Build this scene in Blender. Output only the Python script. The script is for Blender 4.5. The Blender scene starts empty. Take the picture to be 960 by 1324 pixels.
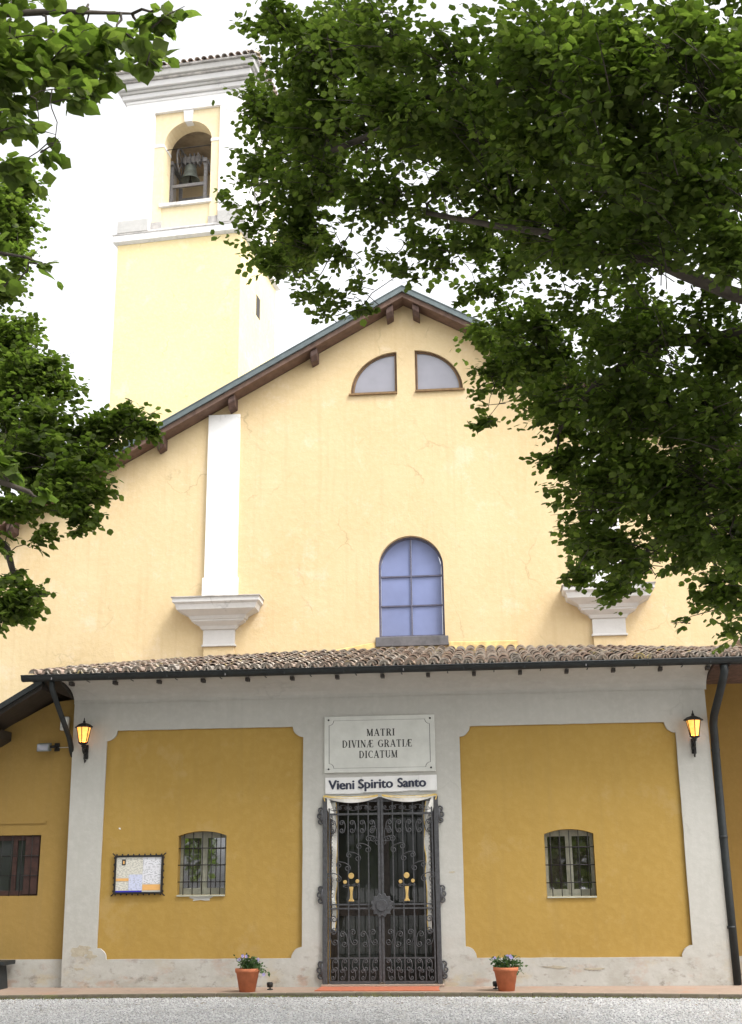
import bpy, bmesh, math, random
import numpy as np
from mathutils import Vector, Matrix
S = bpy.context.scene
COL = S.collection
R = math.radians
random.seed(7)
RNG = np.random.default_rng(11)

# ------------------------------------------------------------------ camera, sky, sun, exposure
cam_d = bpy.data.cameras.new('camera'); cam = bpy.data.objects.new('camera', cam_d); COL.objects.link(cam)
cam_d.sensor_fit = 'VERTICAL'; cam_d.sensor_height = 24.0; cam_d.sensor_width = 24.0
cam_d.lens = 24.0 * 1600 / 1324
cam_d.clip_end = 2000; cam_d.clip_start = 0.05
PITCH, YAW, ROLL = R(16.65), R(5.17), R(-0.63)
_f = Vector((-math.sin(YAW) * math.cos(PITCH), math.cos(YAW) * math.cos(PITCH), math.sin(PITCH)))
_r = Vector((math.cos(YAW), math.sin(YAW), 0)); _u = _r.cross(_f)
_r2 = math.cos(ROLL) * _r + math.sin(ROLL) * _u; _u2 = -math.sin(ROLL) * _r + math.cos(ROLL) * _u
cam.matrix_world = Matrix(((_r2.x, _u2.x, -_f.x, 0), (_r2.y, _u2.y, -_f.y, 0), (_r2.z, _u2.z, -_f.z, 1.6), (0, 0, 0, 1)))
S.camera = cam
CAMP = np.array([0, 0, 1.6]); CR_, CU_, CF_ = np.array(_r2), np.array(_u2), np.array(_f)

SUN_EL, SUN_AZ = R(54), R(122)      # azimuth clockwise from +Y: the sun stands behind the camera, to the right
world = bpy.data.worlds.new('World'); S.world = world; world.use_nodes = True
nt = world.node_tree; nt.nodes.clear()
sky = nt.nodes.new('ShaderNodeTexSky'); sky.sky_type = 'NISHITA'; sky.sun_disc = False
sky.sun_elevation = SUN_EL; sky.sun_rotation = SUN_AZ; sky.air_density = 1.0; sky.dust_density = 4.0; sky.ozone_density = 1.0
hs = nt.nodes.new('ShaderNodeHueSaturation'); hs.inputs['Saturation'].default_value = 0.08; hs.inputs['Value'].default_value = 1.4
bg = nt.nodes.new('ShaderNodeBackground'); bg.inputs['Strength'].default_value = 0.15
wo = nt.nodes.new('ShaderNodeOutputWorld')
nt.links.new(sky.outputs[0], hs.inputs['Color']); nt.links.new(hs.outputs[0], bg.inputs[0]); nt.links.new(bg.outputs[0], wo.inputs[0])
sun_d = bpy.data.lights.new('sun', 'SUN'); sun_d.energy = 0.9; sun_d.angle = R(14); sun_d.color = (1, .97, .92)
sun = bpy.data.objects.new('sun', sun_d); COL.objects.link(sun)
_sd = Vector((math.sin(SUN_AZ) * math.cos(SUN_EL), math.cos(SUN_AZ) * math.cos(SUN_EL), math.sin(SUN_EL)))
sun.rotation_euler = _sd.to_track_quat('Z', 'Y').to_euler()
S.view_settings.view_transform = 'Standard'; S.view_settings.look = 'None'
S.view_settings.exposure = 1.17; S.view_settings.gamma = 1.0
S.view_settings.use_curve_mapping = False
S.cycles.max_bounces = 8; S.cycles.diffuse_bounces = 4; S.cycles.transmission_bounces = 4; S.cycles.transparent_max_bounces = 6
S.cycles.caustics_reflective = False; S.cycles.caustics_refractive = False

# ------------------------------------------------------------------ materials
def new_mat(name):
    m = bpy.data.materials.new(name); m.use_nodes = True
    n = m.node_tree; b = n.nodes['Principled BSDF']
    return m, n, b

def nd(n, t, **kw):
    x = n.nodes.new(t)
    for k, v in kw.items():
        if k in x.inputs: x.inputs[k].default_value = v
        else: setattr(x, k, v)
    return x

def ramp(n, src, stops):
    r = n.nodes.new('ShaderNodeValToRGB'); n.links.new(src, r.inputs[0])
    e = r.color_ramp.elements
    while len(e) < len(stops): e.new(0.5)
    for i, (p, c) in enumerate(stops):
        e[i].position = p; e[i].color = (c, c, c, 1) if isinstance(c, (int, float)) else (*c, 1)
    return r

def mixc(n, fac, a, b, mode='MIX'):
    x = n.nodes.new('ShaderNodeMix'); x.data_type = 'RGBA'; x.blend_type = mode
    for s, v in ((x.inputs[0], fac), (x.inputs[6], a), (x.inputs[7], b)):
        if hasattr(v, 'links'): n.links.new(v, s)
        elif isinstance(v, (tuple, list)): s.default_value = (*v, 1) if len(v) == 3 else v
        else: s.default_value = v
    return x.outputs[2]

def bump(n, b, src, strength=0.3, dist=0.01):
    x = nd(n, 'ShaderNodeBump', Strength=strength, Distance=dist)
    n.links.new(src, x.inputs['Height']); n.links.new(x.outputs[0], b.inputs['Normal'])

def coords(n, scale=(1, 1, 1), kind='Object'):
    t = n.nodes.new('ShaderNodeTexCoord'); m = n.nodes.new('ShaderNodeMapping'); m.inputs['Scale'].default_value = scale
    n.links.new(t.outputs[kind], m.inputs[0]); return m.outputs[0]

def noise(n, co, scale, detail=5, rough=.55):
    x = nd(n, 'ShaderNodeTexNoise', Scale=scale, Detail=detail, Roughness=rough)
    n.links.new(co, x.inputs['Vector']); return x.outputs['Fac']

def stucco(name, base, dark, light, patch=None, streak=None, relief=.35, lowgrime=None, cracks=.5):
    """Lime plaster: soft large mottling, fine grain, optional faded patches, rain streaks and a damp, flaking foot."""
    m, n, b = new_mat(name); co = coords(n)
    big = noise(n, co, .55, 6, .6); fine = noise(n, co, 9, 6, .65)
    c = mixc(n, ramp(n, big, ((.3, 0), (.7, 1))).outputs[0], base, dark)
    c = mixc(n, ramp(n, fine, ((.45, 0), (.8, .55))).outputs[0], c, light)
    if patch:
        p = noise(n, co, 1.3, 8, .7)
        c = mixc(n, ramp(n, p, ((.56, 0), (.66, .75))).outputs[0], c, patch)
    if streak:
        cs = coords(n, (3.2, 3.2, .16)); s = noise(n, cs, 2.2, 5, .6)
        c = mixc(n, ramp(n, s, ((.52, 0), (.8, .6))).outputs[0], c, streak)
    if lowgrime:
        sx = n.nodes.new('ShaderNodeSeparateXYZ'); tc = n.nodes.new('ShaderNodeTexCoord'); n.links.new(tc.outputs['Object'], sx.inputs[0])
        top, cols = lowgrime
        low = nd(n, 'ShaderNodeMapRange'); low.inputs[1].default_value = top; low.inputs[2].default_value = .05
        n.links.new(sx.outputs[2], low.inputs[0])
        for k, (sc, lo, hi, col) in enumerate(cols):
            q = noise(n, coords(n, (1, 1, 1.6)), sc, 8, .68)
            a = n.nodes.new('ShaderNodeMath'); a.operation = 'MULTIPLY'
            n.links.new(ramp(n, q, ((lo, 0), (hi, 1))).outputs[0], a.inputs[0]); n.links.new(low.outputs[0], a.inputs[1])
            c = mixc(n, a.outputs[0], c, col)
    vo = nd(n, 'ShaderNodeTexVoronoi', Scale=.55, feature='DISTANCE_TO_EDGE'); wv = n.nodes.new('ShaderNodeVectorMath'); wv.operation = 'ADD'
    nz = nd(n, 'ShaderNodeTexNoise', Scale=1.7, Detail=6); n.links.new(co, nz.inputs['Vector']); n.links.new(co, wv.inputs[0]); n.links.new(nz.outputs['Color'], wv.inputs[1]); n.links.new(wv.outputs[0], vo.inputs['Vector'])
    ck = n.nodes.new('ShaderNodeMath'); ck.operation = 'MULTIPLY'
    n.links.new(ramp(n, vo.outputs['Distance'], ((.0, 1), (.012, 0))).outputs[0], ck.inputs[0]); n.links.new(ramp(n, noise(n, co, .9, 3), ((.52, 0), (.62, cracks))).outputs[0], ck.inputs[1])
    c = mixc(n, ck.outputs[0], c, tuple(x * .55 for x in dark))
    n.links.new(c, b.inputs['Base Color']); b.inputs['Roughness'].default_value = .92
    b.inputs['Specular IOR Level'].default_value = .15
    h = n.nodes.new('ShaderNodeMath'); h.operation = 'ADD'; n.links.new(noise(n, co, 3.2, 4), h.inputs[0]); n.links.new(fine, h.inputs[1])
    bump(n, b, h.outputs[0], relief, .02)
    return m

def plain(name, col, rough=.6, metal=0., var=.25, scale=14, spec=.4, rel=.15, island=0.):
    m, n, b = new_mat(name); co = coords(n)
    f = noise(n, co, scale, 6, .6)
    dk = tuple(x * (1 - var) for x in col); lt = tuple(min(1, x * (1 + var)) for x in col)
    c = mixc(n, ramp(n, f, ((.3, 0), (.7, 1))).outputs[0], dk, lt)
    if island:
        g = n.nodes.new('ShaderNodeNewGeometry'); o = n.nodes.new('ShaderNodeObjectInfo')
        a = n.nodes.new('ShaderNodeMath'); a.operation = 'ADD'; n.links.new(g.outputs['Random Per Island'], a.inputs[0]); n.links.new(o.outputs['Random'], a.inputs[1])
        fr = n.nodes.new('ShaderNodeMath'); fr.operation = 'FRACT'; n.links.new(a.outputs[0], fr.inputs[0])
        c = mixc(n, island, c, ramp(n, fr.outputs[0], ((0, .25), (1, 1.6))).outputs[0], 'MULTIPLY')
    n.links.new(c, b.inputs['Base Color']); b.inputs['Roughness'].default_value = rough
    b.inputs['Metallic'].default_value = metal; b.inputs['Specular IOR Level'].default_value = spec
    if rel: bump(n, b, noise(n, co, scale * 3, 4), rel, .005)
    return m

def pane_mat(name, col, gloss):
    m, n, b = new_mat(name); co = coords(n)
    f = noise(n, co, 1.5, 3)
    n.links.new(mixc(n, f, tuple(x * .7 for x in col), tuple(min(1, x * 1.3) for x in col)), b.inputs['Base Color'])
    b.inputs['Roughness'].default_value = .8
    g = nd(n, 'ShaderNodeBsdfGlossy', Roughness=.02); g.inputs['Color'].default_value = (.95, .97, 1, 1)
    bump_ = nd(n, 'ShaderNodeBump', Strength=.05, Distance=.01); n.links.new(noise(n, co, 3, 2), bump_.inputs['Height']); n.links.new(bump_.outputs[0], g.inputs['Normal'])
    x = n.nodes.new('ShaderNodeMixShader'); x.inputs[0].default_value = gloss
    n.links.new(b.outputs[0], x.inputs[1]); n.links.new(g.outputs[0], x.inputs[2])
    n.links.new(x.outputs[0], n.nodes['Material Output'].inputs[0])
    return m

def tile_mat(name):
    m, n, b = new_mat(name); co = coords(n)
    g = n.nodes.new('ShaderNodeNewGeometry'); o = n.nodes.new('ShaderNodeObjectInfo')
    a = n.nodes.new('ShaderNodeMath'); a.operation = 'ADD'; n.links.new(g.outputs['Random Per Island'], a.inputs[0]); n.links.new(o.outputs['Random'], a.inputs[1])
    fr = n.nodes.new('ShaderNodeMath'); fr.operation = 'FRACT'; n.links.new(a.outputs[0], fr.inputs[0])
    base = ramp(n, fr.outputs[0], ((0, (.27, .20, .16)), (.3, (.34, .25, .195)), (.55, (.38, .31, .255)), (.8, (.33, .295, .26)), (1, (.45, .385, .32)))).outputs[0]
    gc = coords(n, kind='Generated'); wp = n.nodes.new('ShaderNodeNewGeometry')
    mp = n.nodes.new('ShaderNodeMapping'); n.links.new(wp.outputs['Position'], mp.inputs[0])
    q = noise(n, mp.outputs[0], 5, 7, .65)
    c = mixc(n, ramp(n, q, ((.5, 0), (.64, .6))).outputs[0], base, (.19, .17, .15))
    q2 = noise(n, mp.outputs[0], 2.6, 8, .7)
    c = mixc(n, ramp(n, q2, ((.58, 0), (.66, .8))).outputs[0], c, (.42, .33, .10))
    q3 = noise(n, mp.outputs[0], 11, 5, .6)
    c = mixc(n, ramp(n, q3, ((.62, 0), (.7, .45))).outputs[0], c, (.40, .37, .32))
    n.links.new(c, b.inputs['Base Color']); b.inputs['Roughness'].default_value = .9
    bump(n, b, noise(n, mp.outputs[0], 30, 4), .4, .006)
    return m

def leaf_mat(name, c0, c1, c2, trans):
    m, n, b = new_mat(name)
    g = n.nodes.new('ShaderNodeNewGeometry'); o = n.nodes.new('ShaderNodeObjectInfo')
    a = n.nodes.new('ShaderNodeMath'); a.operation = 'ADD'; n.links.new(g.outputs['Random Per Island'], a.inputs[0]); n.links.new(o.outputs['Random'], a.inputs[1])
    fr = n.nodes.new('ShaderNodeMath'); fr.operation = 'FRACT'; n.links.new(a.outputs[0], fr.inputs[0])
    c = ramp(n, fr.outputs[0], ((0, c0), (.55, c1), (1, c2))).outputs[0]
    n.links.new(c, b.inputs['Base Color']); b.inputs['Roughness'].default_value = .5; b.inputs['Specular IOR Level'].default_value = .3
    t = n.nodes.new('ShaderNodeBsdfTranslucent')
    n.links.new(mixc(n, 1.0, c, (1.05, 1.22, .6), 'MULTIPLY'), t.inputs['Color'])
    x = n.nodes.new('ShaderNodeMixShader'); x.inputs[0].default_value = trans
    n.links.new(b.outputs[0], x.inputs[1]); n.links.new(t.outputs[0], x.inputs[2])
    n.links.new(x.outputs[0], n.nodes['Material Output'].inputs[0])
    return m

def paper_mat(name, base, ink, lines=60, dens=.5):
    """Printed sheet: rows of broken dark dashes standing for small print."""
    m, n, b = new_mat(name)
    tc = n.nodes.new('ShaderNodeTexCoord'); sx = n.nodes.new('ShaderNodeSeparateXYZ'); n.links.new(tc.outputs['Object'], sx.inputs[0])
    mu = n.nodes.new('ShaderNodeMath'); mu.operation = 'MULTIPLY'; mu.inputs[1].default_value = lines; n.links.new(sx.outputs[2], mu.inputs[0])
    fr = n.nodes.new('ShaderNodeMath'); fr.operation = 'FRACT'; n.links.new(mu.outputs[0], fr.inputs[0])
    ln = n.nodes.new('ShaderNodeMath'); ln.operation = 'LESS_THAN'; ln.inputs[1].default_value = .5; n.links.new(fr.outputs[0], ln.inputs[0])
    q = noise(n, coords(n, (30, 1, lines * .9)), 1.0, 2, .4)
    gt = n.nodes.new('ShaderNodeMath'); gt.operation = 'GREATER_THAN'; gt.inputs[1].default_value = 1 - dens; n.links.new(q, gt.inputs[0])
    an = n.nodes.new('ShaderNodeMath'); an.operation = 'MULTIPLY'; n.links.new(ln.outputs[0], an.inputs[0]); n.links.new(gt.outputs[0], an.inputs[1])
    n.links.new(mixc(n, an.outputs[0], base, ink), b.inputs['Base Color']); b.inputs['Roughness'].default_value = .7
    return m

M = {}
M['upper'] = stucco('upper_yellow_stucco', (.645, .512, .31), (.595, .447, .25), (.685, .553, .365), patch=(.68, .555, .385), streak=(.545, .40, .225))
M['tower'] = stucco('tower_yellow_stucco', (.76, .63, .36), (.72, .58, .31), (.80, .69, .44), patch=(.80, .70, .47), streak=(.72, .59, .36))
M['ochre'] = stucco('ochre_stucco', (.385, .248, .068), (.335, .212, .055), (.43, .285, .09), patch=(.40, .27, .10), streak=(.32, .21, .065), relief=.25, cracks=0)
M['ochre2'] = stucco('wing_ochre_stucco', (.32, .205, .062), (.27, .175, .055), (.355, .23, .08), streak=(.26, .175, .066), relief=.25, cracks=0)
M['plaster'] = stucco('white_porch_plaster', (.465, .452, .42), (.405, .392, .36), (.52, .51, .475), streak=(.39, .378, .345), relief=.2, cracks=.22,
    lowgrime=(.85, ((2.4, .45, .62, (.36, .34, .30)), (1.6, .55, .66, (.44, .38, .28)), (4.5, .55, .66, (.22, .195, .17)), (2.2, .55, .68, (.40, .29, .23)))))
M['white'] = stucco('white_lime_plaster', (.80, .79, .78), (.74, .73, .72), (.84, .83, .82), patch=(.70, .70, .70), relief=.15)
M['white_worn'] = stucco('worn_white_plaster', (.80, .79, .77), (.66, .65, .63), (.85, .84, .82), patch=(.42, .41, .39), streak=(.6, .6, .58), relief=.3)
M['cream'] = stucco('cream_belfry_plaster', (.78, .66, .44), (.74, .60, .37), (.82, .73, .54), streak=(.62, .52, .36), relief=.2)
M['slate'] = plain('dark_slate_sill', (.11, .105, .11), .8, var=.3, scale=6)
M['ledge'] = plain('weathered_stone', (.40, .38, .36), .9, var=.4, scale=5)
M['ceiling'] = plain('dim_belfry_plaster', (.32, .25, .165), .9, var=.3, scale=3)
M['stone_white'] = stucco('grey_white_stone', (.60, .59, .58), (.54, .53, .52), (.64, .63, .62), patch=(.50, .49, .48), relief=.2)
M['stone_grey'] = stucco('worn_grey_stone', (.50, .49, .47), (.40, .39, .37), (.58, .57, .55), patch=(.30, .29, .27), streak=(.40, .39, .37), relief=.3)
M['beam'] = plain('dark_brown_timber', (.085, .05, .04), .75, var=.45, scale=9)
M['board'] = plain('brown_fascia_board', (.13, .08, .06), .75, var=.3, scale=7)
M['sheet'] = plain('grey_green_metal_sheet', (.115, .14, .145), .45, .3, var=.2, scale=4)
M['gutter'] = plain('dark_painted_gutter', (.014, .017, .018), .6, .0, var=.4, scale=10)
M['iron'] = plain('grey_painted_iron', (.075, .075, .08), .5, .4, var=.3, scale=20)
M['black_iron'] = plain('black_wrought_iron', (.02, .018, .017), .55, .3, var=.3, scale=20)
M['tile'] = tile_mat('old_terracotta_tile')
M['plug'] = plain('grey_tile_mortar', (.27, .235, .20), .95, var=.45, scale=5)
M['moss'] = plain('dull_moss', (.13, .14, .05), .95, var=.4, scale=6, island=.5, rel=0)
M['deadleaf'] = plain('dry_leaf', (.19, .13, .06), .9, var=.3, scale=6, island=.5, rel=0)
M['peeled'] = stucco('peeled_cream_render', (.46, .41, .31), (.36, .32, .25), (.52, .48, .40), patch=(.26, .22, .17), relief=.5)
M['mortar'] = plain('old_mortar', (.58, .42, .18), .95, var=.3, scale=8)
M['greywood'] = plain('grey_green_window_wood', (.27, .265, .21), .7, var=.2, scale=12)
M['brownwood'] = plain('red_brown_shutter_wood', (.045, .019, .014), .65, var=.35, scale=12)
M['darkwood'] = plain('dark_interior_wood', (.03, .024, .02), .6, var=.4, scale=8)
M['pane'] = pane_mat('window_glass', (.02, .012, .008), .42)
M['pane_door'] = pane_mat('door_glass', (.012, .016, .012), .035)
M['pane_blue'] = pane_mat('blue_violet_frosted_glass', (.175, .21, .375), .0)
M['pane_grey'] = pane_mat('grey_frosted_glass', (.23, .225, .26), .06)
M['leadframe'] = plain('grey_violet_window_bars', (.10, .10, .15), .6)
M['ochreframe'] = plain('ochre_window_surround', (.20, .125, .06), .8)
M['marble'] = plain('white_veined_marble', (.545, .545, .51), .5, var=.1, scale=3)
M['ink'] = plain('dark_engraved_ink', (.035, .035, .035), .7, rel=0)
M['navy'] = plain('dark_blue_grey_print', (.03, .035, .06), .6, rel=0)
M['paper_white'] = plain('white_paper', (.68, .67, .66), .7, var=.05, scale=5, rel=.05)
M['cloth'] = plain('white_satin_ribbon', (.72, .70, .66), .55, var=.08, scale=20)
M['cloth_edge'] = plain('yellow_ribbon_edge', (.60, .42, .12), .6)
M['gold'] = plain('gold_paint', (.50, .34, .12), .5, .2, var=.2)
M['terracotta'] = plain('terracotta_pot_clay', (.42, .135, .06), .8, var=.2, scale=10)
M['soil'] = plain('potting_soil', (.035, .022, .015), .95)
M['mat'] = plain('orange_red_fabric', (.42, .13, .07), .9, var=.15, scale=30)
M['bark'] = plain('grey_brown_bark', (.055, .045, .035), .95, var=.5, scale=7, rel=.8)
M['leaf'] = leaf_mat('green_leaf', (.058, .086, .018), (.10, .14, .030), (.165, .205, .055), .68)
M['plantleaf'] = leaf_mat('pot_plant_leaf', (.03, .07, .02), (.05, .10, .03), (.09, .15, .05), .25)
M['petal'] = plain('lilac_petal', (.42, .36, .62), .7)
M['bronze'] = plain('aged_bronze', (.17, .19, .17), .5, .3, var=.35, scale=8)
M['greysteel'] = plain('weathered_grey_steel', (.20, .195, .20), .6, .3, var=.3)
M['floodgrey'] = plain('grey_floodlight_housing', (.16, .18, .17), .5)
M['boxwhite'] = plain('white_plastic_box', (.55, .55, .52), .5, var=.05)
M['kerb'] = stucco('mossy_dark_kerb', (.14, .115, .09), (.10, .095, .06), (.20, .17, .14), patch=(.16, .16, .06), relief=.6)
M['reddust'] = stucco('worn_brick_pavement', (.34, .25, .19), (.26, .20, .16), (.42, .33, .27), patch=(.36, .21, .14))
M['p1'] = paper_mat('printed_cream_sheet', (.62, .60, .53), (.30, .29, .27), 75, .48)
M['p2'] = paper_mat('printed_white_sheet', (.66, .66, .70), (.26, .26, .29), 60, .46)
M['p3'] = paper_mat('printed_pale_blue_sheet', (.55, .58, .74), (.30, .32, .40), 60, .45)
M['orange'] = plain('orange_card', (.72, .40, .14), .7, var=.05)
M['blue'] = plain('deep_blue_card', (.03, .03, .42), .7, var=.05)

def glow_mat():
    m, n, b = new_mat('lit_amber_glass')
    co = coords(n); f = noise(n, co, 12, 3)
    c = ramp(n, f, ((.3, (1, .36, .05)), (.7, (1, .52, .12)))).outputs[0]
    n.links.new(c, b.inputs['Base Color']); n.links.new(c, b.inputs['Emission Color']); b.inputs['Emission Strength'].default_value = .62
    return m
M['glow'] = glow_mat()
m_, n_, b_ = new_mat('lit_bulb'); b_.inputs['Emission Color'].default_value = (1, .82, .5, 1); b_.inputs['Emission Strength'].default_value = 6
M['bulb'] = m_

def gravel_mat():
    m, n, b = new_mat('pale_gravel'); co = coords(n)
    v = nd(n, 'ShaderNodeTexVoronoi', Scale=60); n.links.new(co, v.inputs['Vector'])
    sp = n.nodes.new('ShaderNodeSeparateColor'); n.links.new(v.outputs['Color'], sp.inputs[0])
    c = ramp(n, sp.outputs[0], ((0, (.30, .295, .29)), (.5, (.48, .47, .46)), (1, (.64, .63, .62)))).outputs[0]
    c = mixc(n, ramp(n, noise(n, co, .9, 8), ((.42, 0), (.62, .55))).outputs[0], c, (.27, .245, .21))
    n.links.new(c, b.inputs['Base Color']); b.inputs['Roughness'].default_value = .95
    bump(n, b, v.outputs['Distance'], .8, .02)
    return m
M['gravel'] = gravel_mat()
M['pebble'] = plain('pale_pebble', (.425, .42, .415), .9, var=.2, scale=20, island=.4, rel=.2)

# ------------------------------------------------------------------ builders
ORG = {}
def origin_of(p):
    while p is not None:
        if p.name in ORG: return ORG[p.name]
        p = p.parent
    return Vector((0, 0, 0))

def thing(name, label, cat, loc, group=None, rot=0., local=False):
    o = bpy.data.objects.new(name, None); COL.objects.link(o); o.location = loc; o.rotation_euler = (0, 0, rot)
    o.empty_display_size = .2; o['label'] = label; o['category'] = cat
    if group: o['group'] = group
    ORG[o.name] = Vector((0, 0, 0)) if local else Vector(loc)
    return o

def tag(o, label, cat, group=None):
    o['label'] = label; o['category'] = cat
    if group: o['group'] = group
    return o

def link_mesh(name, me, parent):
    o = bpy.data.objects.new(name, me); COL.objects.link(o); o.parent = parent
    return o

class MB:
    def __init__(s): s.v = []; s.f = []; s.sm = []
    def add(s, vs, fs, smooth=False):
        k = len(s.v); s.v += [tuple(v) for v in vs]; s.f += [tuple(i + k for i in f) for f in fs]; s.sm += [smooth] * len(fs)
        return s
    def box(s, x0, x1, y0, y1, z0, z1):
        vs = [(x, y, z) for z in (z0, z1) for y in (y0, y1) for x in (x0, x1)]
        return s.add(vs, [(0, 2, 3, 1), (4, 5, 7, 6), (0, 1, 5, 4), (2, 6, 7, 3), (0, 4, 6, 2), (1, 3, 7, 5)])
    def prism(s, poly, a, b, axis='y'):
        """Closed polygon (u,v) swept along an axis from a to b; for 'y' u=x v=z, for 'x' u=y v=z, for 'z' u=x v=y."""
        def P(u, v, t): return {'y': (u, t, v), 'x': (t, u, v), 'z': (u, v, t)}[axis]
        n = len(poly)
        vs = [P(u, v, a) for u, v in poly] + [P(u, v, b) for u, v in poly]
        return s.add(vs, [tuple(range(n)), tuple(reversed(range(n, 2 * n)))] + [(i, i + n, (i + 1) % n + n, (i + 1) % n) for i in range(n)])
    def tube(s, pts, r, n=6, closed=False):
        pts = [Vector(p) for p in pts]; rs = r if isinstance(r, (list, tuple)) else [r] * len(pts)
        vs, fs = [], []; L = len(pts); prev = None
        for i, p in enumerate(pts):
            if closed: t = pts[(i + 1) % L] - pts[i - 1]
            else: t = pts[min(i + 1, L - 1)] - pts[max(i - 1, 0)]
            t.normalize()
            if prev is None:
                a = Vector((0, 0, 1)) if abs(t.z) < .9 else Vector((1, 0, 0)); u = t.cross(a).normalized()
            else: u = (prev - t * prev.dot(t)).normalized()
            prev = u; w = t.cross(u)
            for k in range(n):
                an = 2 * math.pi * k / n; vs.append(p + (u * math.cos(an) + w * math.sin(an)) * rs[i])
        for i in range(L if closed else L - 1):
            j = (i + 1) % L
            for k in range(n): fs.append((i * n + k, i * n + (k + 1) % n, j * n + (k + 1) % n, j * n + k))
        if not closed: fs += [tuple(reversed(range(n))), tuple(range((L - 1) * n, L * n))]
        return s.add(vs, fs, True)
    def lathe(s, prof, cx, cy, n=16, smooth=True):
        vs, fs = [], []
        for r, z in prof:
            for k in range(n):
                a = 2 * math.pi * k / n; vs.append((cx + r * math.cos(a), cy + r * math.sin(a), z))
        for i in range(len(prof) - 1):
            for k in range(n): fs.append((i * n + k, i * n + (k + 1) % n, (i + 1) * n + (k + 1) % n, (i + 1) * n + k))
        fs += [tuple(reversed(range(n))), tuple(range((len(prof) - 1) * n, len(prof) * n))]
        return s.add(vs, fs, smooth)
    def build(s, name, mat, parent=None, bevel=0., kind=None):
        o0 = origin_of(parent)
        me = bpy.data.meshes.new(name); me.from_pydata([(v[0] - o0.x, v[1] - o0.y, v[2] - o0.z) for v in s.v], [], s.f)
        me.polygons.foreach_set('use_smooth', s.sm); me.materials.append(mat); me.update()
        bm = bmesh.new(); bm.from_mesh(me); bmesh.ops.recalc_face_normals(bm, faces=bm.faces); bm.to_mesh(me); bm.free()
        o = link_mesh(name, me, parent)
        if bevel:
            b = o.modifiers.new('edge', 'BEVEL'); b.width = bevel; b.segments = 2; b.limit_method = 'ANGLE'; b.angle_limit = R(40)
        if kind: o['kind'] = kind
        return o

def box(name, mat, parent, *d, bevel=0.): return MB().box(*d).build(name, mat, parent, bevel)

def plate(name, mat, parent, outer, holes, y0, y1, swap=None, bevel=0.):
    """A wall slab in the x/z plane, y0..y1 deep, with openings cut right through it."""
    cu = bpy.data.curves.new('outline', 'CURVE'); cu.dimensions = '2D'; cu.fill_mode = 'BOTH'; cu.extrude = (y1 - y0) / 2
    for loop in [outer] + holes:
        sp = cu.splines.new('POLY'); sp.points.add(len(loop) - 1); sp.use_cyclic_u = True
        for p, (u, v) in zip(sp.points, loop): p.co = (u, v, 0, 1)
    t = bpy.data.objects.new('outline', cu); COL.objects.link(t)
    me = bpy.data.meshes.new_from_object(t.evaluated_get(bpy.context.evaluated_depsgraph_get()))
    bpy.data.objects.remove(t); bpy.data.curves.remove(cu)
    ym = (y0 + y1) / 2; o0 = origin_of(parent)
    for v in me.vertices:
        x, y, z = v.co; p = Vector((x, ym - z, y))
        if swap: p = Vector(swap(p))
        v.co = p - o0
    bm = bmesh.new(); bm.from_mesh(me); bmesh.ops.remove_doubles(bm, verts=bm.verts, dist=1e-5); bmesh.ops.recalc_face_normals(bm, faces=bm.faces); bm.to_mesh(me); bm.free()
    me.name = name; me.materials.clear(); me.materials.append(mat)
    for p in me.polygons: p.use_smooth = False
    o = link_mesh(name, me, parent)
    if bevel:
        b = o.modifiers.new('edge', 'BEVEL'); b.width = bevel; b.segments = 2; b.limit_method = 'ANGLE'; b.angle_limit = R(40)
    return o

def rect(x0, x1, z0, z1): return [(x0, z0), (x1, z0), (x1, z1), (x0, z1)]
def arch(x0, x1, z0, zs, rise, n=20):
    """Opening with a segmental or round head: spring at zs, crown at zs+rise."""
    w = (x1 - x0) / 2; c = (x0 + x1) / 2
    if rise >= w - 1e-6:
        return [(x0, z0), (x1, z0)] + [(c + w * math.cos(math.pi * k / n), zs + rise * math.sin(math.pi * k / n)) for k in range(n + 1)]
    rad = (w * w + rise * rise) / (2 * rise); a = math.asin(w / rad)
    return [(x0, z0), (x1, z0)] + [(c + rad * math.sin(a - 2 * a * k / n), zs + rise - rad + rad * math.cos(a - 2 * a * k / n)) for k in range(n + 1)]
def notched(x0, x1, z0, z1, r, n=8):
    """Rectangle whose corners are bitten off by quarter discs."""
    o = []
    for cx, cz, a0 in ((x0, z0, 90), (x1, z0, 180), (x1, z1, 270), (x0, z1, 360)):
        for k in range(n + 1):
            a = R(a0 - 90 * k / n); o.append((cx + r * math.cos(a), cz + r * math.sin(a)))
    return o
def wobble(poly, amp=.0035, step=.2):
    rng = random.Random(len(poly) * 7 + int(poly[0][0] * 100)); o = []
    for (a, b), (c, d) in zip(poly, poly[1:] + poly[:1]):
        L = math.hypot(c - a, d - b); k = max(1, int(L / step))
        for q in range(k): o.append((a + (c - a) * q / k + rng.uniform(-amp, amp), b + (d - b) * q / k + rng.uniform(-amp, amp)))
    return o
def inset(poly, d, c):
    return [(c[0] + (u - c[0]) * d, c[1] + (v - c[1]) * d) for u, v in poly]

def dup(o, parent=None, loc=None):
    c = o.copy(); COL.objects.link(c)
    if parent is not None: c.parent = parent
    if loc is not None: c.location = loc
    return c
def dup_tree(root, loc, label):
    r = root.copy(); COL.objects.link(r); r.location = loc; r['label'] = label
    for ch in list(root.children):
        c = ch.copy(); COL.objects.link(c); c.parent = r
        for g in list(ch.children):
            d = g.copy(); COL.objects.link(d); d.parent = c
    return r

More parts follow.
